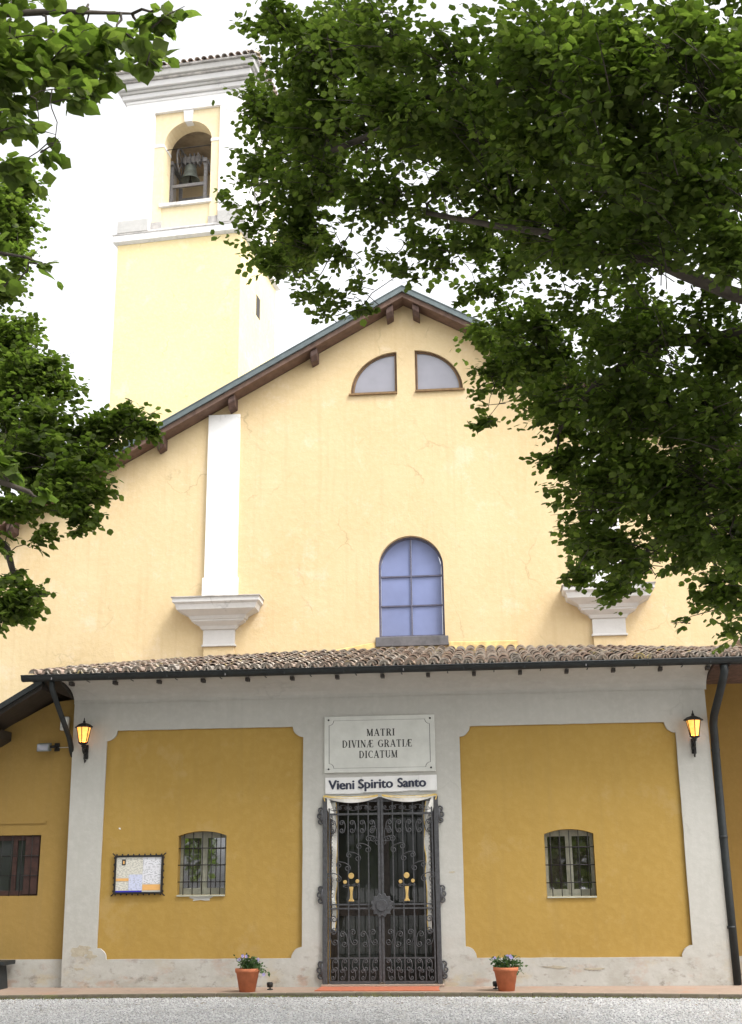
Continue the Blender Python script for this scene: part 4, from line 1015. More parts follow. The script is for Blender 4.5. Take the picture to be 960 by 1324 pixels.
def spot(label, x):
    t = thing('ground_spotlight', label, 'spotlight', (x, 19.3, .093), 'small black spotlights beside the pots')
    MB().lathe([(.045, .093), (.045, .105), (.012, .112), (.012, .14), (.0, .142)], x, 19.3, 10).build('base', M['black_iron'], t)
    MB().lathe([(.0, .125), (.042, .13), (.048, .185), (.036, .20), (.0, .198)], x, 19.28, 12).build('lamp_head', M['black_iron'], t)
spot('small black spotlight on the pavement just right of the pot nearest the notice board', -3.32)
spot('small black spotlight on the pavement just left of the right-hand flower pot', .0)
mt = thing('doormat', 'orange red doormat lying on the pavement before the iron gate', 'doormat', (-1.7, 19.35, .093))
MB().prism([(-2.62, 19.0), (-.80, 18.97), (-.86, PY - .13), (-2.56, PY - .13)], .0935, .106, 'z').build('mat', M['mat'], mt, .004)
for a, b in ((-2.60, -2.53), (-.89, -.83)): MB().box(a, b, 19.0, PY - .14, .1062, .1085).build('hem', M['mat'], mt)

# small fittings on the left wing wall
fd = thing('floodlight', 'grey floodlight on a short arm fixed to the shaded left wing wall', 'floodlight', (-7.1, WY, 3.73))
MB().prism([(19.70, 3.68), (19.84, 3.70), (19.84, 3.83), (19.70, 3.80)], -7.26, -7.06, 'x').build('housing', M['floodgrey'], fd, .008)
MB().box(-7.245, -7.075, 19.692, 19.699, 3.695, 3.79).build('glass', M['pane_grey'], fd)
MB().tube([(-7.06, 19.77, 3.76), (-7.0, 19.77, 3.76), (-6.98, 19.90, 3.76)], .022, 8).build('arm', M['black_iron'], fd)
MB().box(-7.03, -6.95, 19.88, 19.918, 3.70, 3.83).build('wall_plate', M['black_iron'], fd, .005)
MB().tube([(-6.97, 19.89, 3.755), (-6.67, 19.89, 3.76)], .006, 5).build('cable', M['boxwhite'], fd)
sb = thing('alarm_box', 'small white alarm box on the wing wall behind the diagonal downpipe', 'alarm box', (-6.86, WY, 4.13))
MB().box(-6.94, -6.80, WY - .09, WY - .002, 4.03, 4.25).build('case', M['boxwhite'], sb, .012)
MB().box(-6.90, -6.84, WY - .096, WY - .091, 4.08, 4.12).build('grille', M['greysteel'], sb)
bn = thing('bench', 'end of a dark stone bench against the plinth at the left edge of the picture', 'bench', (-8.4, 19.6, 0))
MB().box(-9.6, -7.43, 19.36, 19.86, .44, .50).build('seat', M['gutter'], bn, .01)
for x in (-9.4, -7.66): MB().prism([(x, .0915), (x + .16, .0915), (x + .11, .438), (x + .02, .438)], 19.42, 19.80).build('leg', M['gutter'], bn, .008)

# ------------------------------------------------------------------ trees
LEAF_V = np.array([(0, 0, 0), (.24, -.07, .0), (.45, .12, -.04), (.50, .38, -.03), (.37, .64, .0), (.17, .86, -.04), (0, 1.08, -.12), (-.17, .86, -.04), (-.37, .64, .0), (-.50, .38, -.03), (-.45, .12, -.04), (-.24, -.07, .0), (0, .42, .06)], float)
LEAF_F = np.array([(12, k, (k + 1) % 12) for k in range(12)])
LEAF_S = np.array([(0, 0, 0), (.34, .22, .02), (.44, .60, -.03), (0, 1.0, -.10), (-.44, .60, -.03), (-.34, .22, .02), (0, .45, .05)], float)
LEAF_SF = np.array([(6, k, (k + 1) % 6) for k in range(6)])

def unit(a): return a / np.maximum(np.linalg.norm(a, axis=-1, keepdims=True), 1e-9)

def spray_leaves(clumps, anchor, size, k_density, rng, gaps=0.):
    """Leaves along short twigs that fan out through every clump; returns base, direction, normal, size and the twigs."""
    P, D, Nn, Sz, TW = [], [], [], [], []
    for (cx, cy, cz, r, den) in clumps:
        c = np.array((cx, cy, cz)); n = max(6, int(k_density * den * r * r / size ** 2))
        per = 9; nt = max(2, n // per)
        out = unit(c - anchor + np.array((0, 0, .2)))
        start = c - out * r * .75 + rng.normal(size=(nt, 3)) * r * .28
        u = unit(rng.normal(size=(nt, 3)) + out * .35); end = c + u * ((.50 + .85 * rng.uniform(0, 1, (nt, 1)) ** 1.3) * r) * np.array((1, 1, .85))
        sag = rng.uniform(.02, .16, (nt, 1)) * r
        for q in range(per):
            t = .30 + .70 * (q + rng.uniform(0, .8, (nt, 1))) / per
            p = start + (end - start) * t; p[:, 2] += (4 * t * (1 - t) * sag * .8)[:, 0] - (t ** 2 * sag)[:, 0]
            tw = unit(end - start); side = unit(np.cross(tw, np.array((0, 0, 1.0)))) * (1 if q % 2 else -1)
            d = unit(side * rng.uniform(.4, 1.0, (nt, 1)) + tw * rng.uniform(.3, 1, (nt, 1)) + rng.normal(size=(nt, 3)) * .35 + np.array((0, 0, -.35)))
            nm = np.array((0, 0, 1.0)) + rng.normal(size=(nt, 3)) * .45; nm = unit(nm - d * np.sum(nm * d, 1, keepdims=True))
            P.append(p + side * .02); D.append(d); Nn.append(nm); Sz.append(size * rng.uniform(.62, 1.25, nt))
        pick = rng.choice(nt, max(1, nt // 10), replace=False)
        for i in pick: TW.append((start[i], (start[i] + end[i]) / 2 + np.array((0, 0, sag[i, 0] * .7)), end[i]))
    P, D, Nn, Sz = map(np.concatenate, (P, D, Nn, Sz))
    if gaps:      # airy holes between the sprays
        w = sum(np.sin(P @ rng.normal(size=3) * f + rng.uniform(0, 6.28)) for f in (5.0, 7.0, 9.0, 11.0, 6.0, 13.0)) / 1.75
        k = w + rng.normal(size=len(P)) * .35 > gaps
        P, D, Nn, Sz = P[k], D[k], Nn[k], Sz[k]
    return P, D, Nn, Sz, TW

def leaf_frame(D, Nn): return np.stack([np.cross(D, Nn), D, Nn], 2)

def leaf_geo(P, D, Nn, Sz, V, F):
    Fm = leaf_frame(D, Nn)
    v = np.einsum('nij,kj->nki', Fm, V) * Sz[:, None, None] + P[:, None]
    f = F[None] + (np.arange(len(P)) * len(V))[:, None, None]
    return v.reshape(-1, 3), f.reshape(-1, 3)

leaf_me = []
for q in range(3):
    v = LEAF_V.copy(); v[:, 2] += (-.12, .0, .10)[q] * v[:, 1] ** 2 - (.25, .1, .4)[q] * np.abs(v[:, 0]) * .5; v[:, 0] *= (1, .92, 1.08)[q]
    me = bpy.data.meshes.new('leaf'); me.from_pydata(v.tolist(), [], LEAF_F.tolist()); me.materials.append(M['leaf']); leaf_me.append(me)

def tree(name, label, base, trunk, limbs, clumps, fill, size, dens, fsize, fdens, n_parts, seed, gaps=-.42):
    rng = np.random.default_rng(seed)
    t = thing(name, label, 'tree', base)
    ORG[t.name] = Vector((0, 0, 0)); t.location = base; o0 = np.array(base)
    off = lambda a: [tuple(np.array(p) - o0) for p in a]
    tk = MB(); n = len(trunk); tk.tube(off([p[:3] for p in trunk]), [p[3] for p in trunk], 12)
    for k in range(5):
        a = k * 1.257 + .3; r0 = trunk[0][3]
        tk.tube(off([(base[0] + 2.0 * r0 * math.cos(a), base[1] + 2.0 * r0 * math.sin(a), base[2] - .02), (base[0] + 1.2 * r0 * math.cos(a), base[1] + 1.2 * r0 * math.sin(a), base[2] + .12), (base[0] + .6 * r0 * math.cos(a), base[1] + .6 * r0 * math.sin(a), base[2] + .55)]), [.05, .11, .10], 6)
    tk.build('trunk', M['bark'], t)
    pts_all = [np.array(p[:3]) for p in trunk]
    for L in limbs:
        pr = [np.array(p[:3]) for p in L]; path = [pr[0]]
        for a, b in zip(pr[:-1], pr[1:]):
            mid = (a + b) / 2 + rng.normal(size=3) * .05 * np.linalg.norm(b - a); path += [mid, b]
        ra = L[0][3]; rb = L[-1][3]
        MB().tube(off(path), [ra + (rb - ra) * i / (len(path) - 1) for i in range(len(path))], 8).build('limb', M['bark'], t)
        for a, b in zip(path[:-1], path[1:]): pts_all += [a + (b - a) * q / 6 for q in range(1, 7)]
    PA = np.array(pts_all)
    br = MB()
    todo = np.array([c[:3] for c in list(clumps) + list(fill)]); nodes = PA.copy(); lev = np.zeros(len(PA)); free = np.ones(len(todo), bool)
    dist = np.linalg.norm(todo[:, None] - nodes[None], axis=2); best = dist.argmin(1); bd = dist.min(1)
    while free.any():     # every spray grows from the nearest wood already there
        k = int(np.where(free, bd, 1e9).argmin()); free[k] = False; a, p = nodes[best[k]], todo[k]; L_0 = bd[k]; lv_ = lev[best[k]] + 1
        path = [a + (p - a) * t + np.array((0, 0, .35 * L_0 * t * (1 - t))) + rng.normal(size=3) * .05 * L_0 * (0 < t < 1) for t in (0, .25, .5, .75, 1)]
        r0 = max(.006, .020 - .004 * lv_) if len(clumps) > 40 else max(.004, .012 - .003 * lv_)
        br.tube(off(path), [r0 * (1 - .12 * q) for q in range(5)], 5)
        new = np.array(path[1:]); base_i = len(nodes); nodes = np.concatenate([nodes, new]); lev = np.concatenate([lev, np.full(4, lv_)])
        d2 = np.linalg.norm(todo[:, None] - new[None], axis=2); m2 = d2.min(1); up = m2 < bd; best[up] = base_i + d2.argmin(1)[up]; bd = np.minimum(bd, m2)
    cen = np.array(base) + np.array((0, 0, 4.0))
    P, D, Nn, Sz, TW = spray_leaves(clumps, cen, size, dens, rng, gaps)
    for a, m_, b in TW: br.tube(off([a, m_, b]), [.006, .0045, .002], 3)
    br.build('branches', M['bark'], t, kind='stuff')
    # the leaves that show largest are pieces of their own, the rest one crown
    v = P - CAMP; dep = v @ CF_; x = 480 + 1600 * (v @ CR_) / dep; y = 662 - 1600 * (v @ CU_) / dep
    big = Sz / dep * ((x > 0) & (x < 960) & (y > 0) & (y < 1324)); idx = np.argsort(-big)[:n_parts]; idx = idx[big[idx] > 0]
    Fm = leaf_frame(D, Nn)
    for i in idx:
        o = link_mesh('leaf', leaf_me[int(i) % 3], t)
        mt = Matrix([[*(Fm[i, r] * Sz[i]), P[i, r] - o0[r]] for r in range(3)] + [[0, 0, 0, 1]]); o.matrix_local = mt
    keep = np.ones(len(P), bool); keep[idx] = False
    v1, f1 = leaf_geo(P[keep] - o0, D[keep], Nn[keep], Sz[keep], LEAF_S, LEAF_SF)
    if fill:
        P2, D2, N2, S2, _ = spray_leaves(fill, cen, fsize, fdens, rng)
        v2, f2 = leaf_geo(P2 - o0, D2, N2, S2, LEAF_S, LEAF_SF); f2 = f2 + len(v1); v1 = np.concatenate([v1, v2]); f1 = np.concatenate([f1, f2])
    np_mesh('crown', v1, f1, M['leaf'], t, 'stuff')
    print(name, len(P)); return t, len(P)
CR = [(-2.36,12.0,10.1,0.35,1),(-2.31,12.0,9.44,0.39,1),(-2.41,12.0,8.95,0.33,1),(-2.44,12.0,8.4,0.29,1),(-2.11,11.5,7.83,0.26,1),(-1.96,10.5,10.08,0.33,1),(-1.52,10.5,9.67,0.55,1),(-1.59,11.0,9.21,0.56,1),(-1.7,11.5,8.79,0.54,1),(-1.9,12.0,8.44,0.44,1),(-1.66,11.5,7.47,0.3,0.3375),(-1.26,11.5,7.36,0.27,0.3375),(-1.33,11.5,7.94,0.42,0.375),(-0.89,12.0,8.19,0.4,0.30000000000000004),(-0.55,12.0,8.36,0.44,0.3375),(-0.12,12.5,8.32,0.4,0.3375),(-0.96,11.0,8.26,0.47,0.8),(-0.33,11.0,8.3,0.47,0.8),(0.12,12.0,8.31,0.38,0.7),(-0.84,9.0,8.64,0.47,1),(-0.24,9.0,8.31,0.49,0.7),(-0.72,10.0,8.63,0.58,1),(-0.0,10.0,8.32,0.61,0.9),(0.51,8.5,7.99,0.56,1),(1.05,8.0,7.43,0.52,1),(1.62,8.0,7.52,0.52,0.9),(1.91,8.0,7.03,0.45,1),(0.63,9.0,7.53,0.58,1),(1.18,8.5,7.02,0.54,1),(1.85,9.0,7.08,0.56,1),(0.28,11.0,8.18,0.54,0.8),(0.79,10.0,7.23,0.55,0.9),(1.39,9.5,6.83,0.55,1),(1.98,9.0,6.45,0.43,1),(0.27,13.0,7.68,0.32,1),(0.26,13.0,7.11,0.35,1),(0.15,12.8,6.58,0.17,1),(0.62,12.5,7.24,0.46,1),(0.85,12.0,6.39,0.48,1),(0.98,11.5,7.23,0.47,0.375),(1.54,11.0,6.59,0.59,0.9),(2.18,11.0,6.84,0.41,0.375),(2.38,11.0,6.31,0.44,1),(1.41,11.5,6.08,0.61,1),(2.04,11.0,5.7,0.57,1),(0.86,12.5,5.85,0.29,1),(1.14,12.0,5.3,0.43,1),(1.72,11.5,5.27,0.59,1),(2.26,11.0,4.94,0.49,1),(1.13,12.0,4.85,0.28,1),(1.44,12.0,4.68,0.4,1),(1.93,11.5,4.73,0.4,1),(2.28,11.0,4.43,0.35,1),(0.97,12.5,4.59,0.16,0.9),(1.3,12.0,4.3,0.2,0.9),(2.02,11.5,4.12,0.19,0.7),(2.3,11.5,4.11,0.26,0.9),(1.91,12.0,3.97,0.13,0.44999999999999996),(2.38,12.0,3.96,0.16,0.8),(-1.13,11.8,7.41,0.21,0.6),(-1.54,11.8,7.3,0.15,0.5),(-0.39,12.2,8.17,0.34,0.55),(0.06,12.6,8.02,0.26,0.6),(-0.07,12.8,7.94,0.16,0.5),(0.28,12.9,7.97,0.26,0.8),(-0.64,12.0,7.85,0.22,0.45),(0.44,12.0,8.01,0.37,0.7),(1.24,12.2,5.9,0.35,1),(1.05,12.3,6.2,0.23,1),(0.74,12.6,7.0,0.35,1),(0.36,12.9,7.44,0.24,1),(1.4,11.8,5.54,0.35,1),(0.76,12.4,7.46,0.34,0.8),(-1.59,12.17,10.93,0.6,1.25),(-1.93,12.2,10.0,0.59,1.25),(-1.81,13.09,9.93,0.58,1.25),(-2.09,13.28,8.98,0.46,1.25),(-1.02,10.68,9.83,0.53,1.25),(-0.88,11.63,9.58,0.64,1.25),(-0.12,11.46,9.27,0.66,1.25),(0.71,9.51,8.68,0.59,1.25),(1.22,9.3,8.38,0.57,1.25),(1.97,9.08,8.36,0.56,1.25),(2.31,9.64,8.1,0.52,1.25),(0.78,10.64,8.7,0.65,1.25),(1.35,9.78,7.78,0.59,1.25),(2.07,10.51,7.94,0.62,1.25),(0.78,11.19,7.92,0.59,1.25),(1.54,11.16,7.86,0.62,1.25),(2.43,10.49,7.28,0.47,1.25),(0.09,14.33,8.12,0.33,1.25),(0.42,14.2,7.71,0.36,1.25),(0.1,14.04,6.87,0.18,1.25),(0.7,14.11,7.76,0.5,1.25),(0.92,13.54,7.09,0.51,1.25),(1.62,12.59,7.37,0.64,1.25),(2.74,11.97,6.82,0.45,1.25),(1.64,12.6,6.46,0.63,1.25),(2.33,12.46,6.41,0.62,1.25),(0.93,13.48,6.1,0.3,1.25),(1.32,13.3,5.75,0.46,1.25),(1.86,12.85,5.66,0.63,1.25),(2.53,12.09,5.42,0.52,1.25),(1.1,13.29,5.25,0.29,1.25),(1.45,13.29,4.96,0.42,1.25),(2.2,13.14,5.13,0.44,1.25),(2.53,12.02,4.83,0.36,1.25),(1.17,14.0,5.01,0.17,1.25),(1.47,13.49,4.68,0.21,1.25),(2.43,12.64,4.44,0.27,1.25),(2.64,13.54,4.11,0.18,1.25)]
CRF = [(4.11,8.18,9.27,1.1,0.7),(4.55,7.5,4.6,0.88,0.7),(5.48,9.58,8.6,0.89,0.7),(3.23,8.11,9.77,1.04,0.7),(4.32,10.46,4.58,1.05,0.7),(3.61,10.7,4.25,1.04,0.7),(5.42,7.07,8.11,1.06,0.7),(5.66,8.22,6.96,1.11,0.7),(6.43,10.4,7.42,0.96,0.7),(3.58,6.98,9.29,1.13,0.7),(6.47,10.87,9.0,0.99,0.7),(4.3,11.69,6.24,0.93,0.7),(4.91,12.47,7.31,0.98,0.7),(6.19,11.3,7.62,0.95,0.7),(6.89,10.88,6.46,1.02,0.7),(4.36,12.58,7.71,0.86,0.7),(4.89,7.13,7.38,1.04,0.7),(4.89,8.6,9.38,1.18,0.7),(4.44,12.48,9.65,0.92,0.7),(4.86,12.07,5.09,0.92,0.7),(5.81,8.36,8.48,0.85,0.7),(3.61,5.91,5.72,0.98,0.7),(5.09,6.95,5.36,0.85,0.7),(5.57,11.89,8.34,0.88,0.7),(4.53,6.19,6.61,1.02,0.7),(3.31,9.23,5.24,0.84,0.7),(7.41,9.32,7.0,1.01,0.7),(3.68,7.33,4.63,0.9,0.7),(1.97,7.99,9.58,1.1,0.7),(4.37,11.09,8.99,1.12,0.7),(4.46,11.06,10.07,1.1,0.7),(7.22,8.14,6.27,0.84,0.7),(4.15,11.93,7.79,0.92,0.7),(6.36,6.42,6.86,1.16,0.7),(6.15,13.0,13.91,1.33,0.7),(2.97,8.82,10.61,1.37,0.7),(7.03,8.81,10.84,1.27,0.7),(4.9,9.08,10.56,1.07,0.7),(7.22,10.6,10.21,1.39,0.7),(5.6,10.25,10.72,1.07,0.7),(4.98,7.8,13.6,1.28,0.7),(3.1,8.54,13.59,1.19,0.7),(7.24,8.4,13.21,1.24,0.7),(1.6,9.08,13.86,1.13,0.7),(4.12,12.95,14.36,1.23,0.7),(1.92,7.13,13.47,1.2,0.7),(1.88,10.73,14.89,1.38,0.7),(5.12,8.98,15.26,1.36,0.7),(0.94,11.05,15.05,1.34,0.7),(3.37,6.86,13.17,1.0,0.7),(2.54,11.43,14.61,1.01,0.7),(5.95,12.52,14.93,1.4,0.7),(2.38,9.16,15.26,1.44,0.7),(8.33,11.02,10.51,1.3,0.7),(0.58,9.44,12.03,1.39,0.7),(-1.21,9.43,12.96,1.07,0.7),(-0.31,9.62,13.65,1.02,0.7),(1.38,8.6,12.15,1.18,0.7),(8.29,10.44,14.18,1.24,0.7),(-0.33,9.69,11.34,1.17,0.7),(5.51,10.41,14.91,1.01,0.7),(1.43,10.92,13.79,1.15,0.7),(1.79,8.49,12.92,1.07,0.7),(2.03,13.37,14.77,1.24,0.7),(5.52,12.34,11.31,1.33,0.7),(7.96,9.61,13.28,1.21,0.7),(6.91,12.13,13.96,1.38,0.7),(5.32,11.48,15.36,1.3,0.7),(3.35,10.72,15.49,1.24,0.7),(6.38,8.01,10.75,1.02,0.7),(5.93,8.66,12.01,1.03,0.7),(0.99,8.02,10.89,1.1,0.7),(3.03,6.85,11.73,1.18,0.7),(4.99,12.64,9.52,1.36,0.7),(0.01,11.22,13.25,1.12,0.7),(7.35,7.57,12.86,1.11,0.7),(5.92,7.79,12.66,1.15,0.7),(2.55,7.76,14.64,1.06,0.7)]
CA = [(-5.96,14.0,10.56,0.39,1),(-5.99,14.0,9.82,0.43,1),(-6.01,14.0,9.09,0.34,0.8),(-5.59,13.5,8.13,0.36,1),(-5.16,13.0,7.38,0.49,1),(-4.73,13.0,7.16,0.27,0.8),(-4.65,12.5,6.49,0.45,1),(-4.12,12.5,6.42,0.34,1),(-3.76,12.5,6.54,0.29,1),(-3.56,12.5,6.39,0.15,1),(-4.89,12.5,6.05,0.47,1),(-4.22,12.0,5.68,0.37,1),(-4.05,12.0,5.23,0.21,1),(-3.88,12.0,5.56,0.18,1),(-4.83,12.0,5.41,0.26,1),(-4.65,12.0,4.41,0.3,1),(-4.41,12.0,4.48,0.13,1),(-4.89,12.0,4.33,0.32,1),(-4.96,12.0,5.03,0.2,0.5),(-5.28,13.2,6.69,0.45,0.9),(-4.72,12.6,5.72,0.34,0.9),(-5.28,13.0,7.0,0.41,0.9),(-5.11,12.4,6.02,0.34,0.9),(-4.38,12.8,6.22,0.3,0.9),(-5.83,13.8,8.17,0.39,0.9),(-4.66,12.3,5.06,0.11,0.5),(-4.89,12.2,4.71,0.18,0.7),(-4.48,12.2,6.02,0.42,0.9),(-4.08,12.3,5.95,0.32,0.9),(-5.09,12.8,6.72,0.49,0.9),(-4.13,11.9,5.39,0.27,0.9),(-4.98,13.0,7.47,0.31,0.9),(-3.88,12.3,6.29,0.3,0.9),(-5.42,13.4,7.56,0.47,0.9),(-5.96,13.8,10.16,0.5,0.9),(-5.61,13.6,9.24,0.29,0.7),(-4.47,12.0,5.1,0.18,0.8)]
CAF = [(-10.57,10.09,6.68,1.19,0.7),(-9.24,10.7,6.03,1.18,0.7),(-10.24,11.47,4.94,1.18,0.7),(-8.32,15.68,5.95,1.05,0.7),(-8.94,15.76,4.87,1.03,0.7),(-8.79,13.85,4.46,1.13,0.7),(-10.03,16.17,6.68,1.01,0.7),(-10.87,15.15,7.71,1.11,0.7),(-11.58,13.64,5.58,0.84,0.7),(-7.26,11.71,8.74,0.96,0.7),(-10.18,14.56,7.96,1.18,0.7),(-10.17,12.58,9.38,1.09,0.7),(-11.3,14.05,6.49,0.91,0.7),(-10.76,14.39,4.38,0.96,0.7),(-8.05,13.08,7.92,1.11,0.7),(-11.53,14.13,7.91,0.98,0.7),(-8.28,14.9,6.58,0.95,0.7),(-8.56,13.95,8.7,1.01,0.7),(-8.02,13.47,8.52,0.89,0.7),(-9.12,16.21,6.08,0.85,0.7),(-9.37,13.02,4.2,1.18,0.7),(-8.76,11.37,9.71,1.07,0.7),(-5.56,11.16,13.74,1.25,0.7),(-9.72,10.58,11.21,1.43,0.7),(-7.92,11.93,14.63,1.44,0.7),(-8.32,9.06,11.19,1.15,0.7),(-10.5,12.58,11.24,1.34,0.7),(-8.39,10.9,10.99,1.24,0.7),(-7.94,10.41,13.8,1.01,0.7),(-10.92,14.28,12.24,1.18,0.7),(-10.18,10.79,13.9,1.41,0.7),(-11.04,11.17,13.21,1.05,0.7),(-7.69,10.21,14.73,1.14,0.7),(-11.06,11.8,10.39,1.43,0.7),(-6.54,10.63,11.08,1.01,0.7),(-10.12,9.62,12.63,1.14,0.7),(-8.21,14.21,11.0,1.35,0.7),(-8.3,13.51,14.44,1.19,0.7),(-6.51,9.73,11.72,1.19,0.7),(-9.97,14.73,10.37,1.11,0.7),(-11.39,11.68,11.98,1.22,0.7),(-10.31,15.38,13.35,1.28,0.7),(-9.5,12.17,14.16,1.02,0.7),(-10.36,10.37,10.08,1.22,0.7),(-7.47,10.73,10.31,1.23,0.7),(-9.59,11.46,15.09,1.45,0.7),(-9.6,12.46,9.65,1.42,0.7),(-9.8,14.07,13.09,1.33,0.7),(-12.0,12.36,12.04,1.05,0.7),(-10.37,13.07,14.49,1.05,0.7),(-9.19,10.97,13.93,1.16,0.7),(-9.7,15.74,12.59,1.38,0.7),(-9.5,13.15,13.98,1.05,0.7),(-9.22,11.57,10.72,1.2,0.7),(-11.73,13.31,11.64,1.25,0.7),(-6.25,12.14,14.85,1.2,0.7)]
CB = [(-2.12,5.2,5.82,0.34,1),(-1.75,5.2,5.77,0.24,0.9),(-1.49,5.2,5.87,0.14,0.9),(-1.56,5.3,5.62,0.08,0.8),(-2.09,5.0,5.27,0.21,0.8),(-1.86,5.0,5.29,0.13,0.8),(-1.95,5.0,5.0,0.07,0.8),(-2.15,5.0,4.41,0.09,0.8),(-2.06,5.0,3.35,0.12,0.8),(-1.91,5.0,3.21,0.07,0.9),(-2.45,5.6,5.99,0.26,1),(-2.05,5.6,6.0,0.23,0.9),(-1.72,5.5,5.9,0.15,0.9),(-2.44,5.6,6.24,0.26,1),(-2.01,5.5,6.17,0.21,1),(-2.37,5.4,5.45,0.15,0.9),(-2.12,5.2,5.25,0.15,0.9),(-2.19,5.1,4.95,0.13,0.8),(-1.89,5.2,5.41,0.09,0.8),(-2.26,5.2,5.53,0.24,0.9),(-1.98,5.2,5.58,0.2,0.9),(-1.95,5.0,4.34,0.08,0.9),(-2.08,5.0,4.27,0.07,0.8)]
CBF = [(-5.64,5.91,4.24,0.72,0.7),(-6.53,2.83,5.23,0.99,0.7),(-4.26,6.35,5.67,0.72,0.7),(-4.55,2.83,7.31,0.96,0.7),(-3.02,2.78,5.8,0.82,0.7),(-5.04,5.96,6.17,0.8,0.7),(-7.39,3.42,6.09,0.87,0.7),(-4.13,5.0,7.55,0.97,0.7),(-7.38,3.59,5.22,0.91,0.7),(-4.09,3.28,3.36,0.71,0.7),(-5.2,2.05,6.06,0.75,0.7),(-3.77,4.82,4.03,0.86,0.7),(-4.06,5.42,6.43,0.84,0.7),(-6.97,2.2,6.17,0.9,0.7),(-7.31,4.92,5.22,0.84,0.7),(-6.78,2.25,5.41,0.73,0.7),(-3.25,2.88,7.22,0.76,0.7),(-5.71,6.05,5.23,0.7,0.7),(-7.09,4.21,7.41,0.88,0.7),(-3.63,4.69,7.21,0.82,0.7),(-3.45,5.33,10.05,1.07,0.7),(-5.56,1.72,8.18,1.17,0.7),(-4.4,5.44,7.49,0.97,0.7),(-7.4,4.83,8.94,0.98,0.7),(-3.15,2.63,8.66,1.02,0.7),(-4.37,5.11,10.38,1.12,0.7),(-1.93,3.07,8.38,1.16,0.7),(-4.64,1.9,10.63,1.15,0.7),(-6.96,3.89,9.22,0.98,0.7),(-2.12,4.44,10.28,1.13,0.7),(-5.98,3.88,10.64,1.08,0.7),(-4.34,3.41,10.41,1.02,0.7),(-6.63,2.95,10.35,1.06,0.7),(-3.25,5.76,8.55,1.05,0.7),(-3.28,6.18,9.52,1.12,0.7),(-3.73,4.74,7.94,1.08,0.7)]
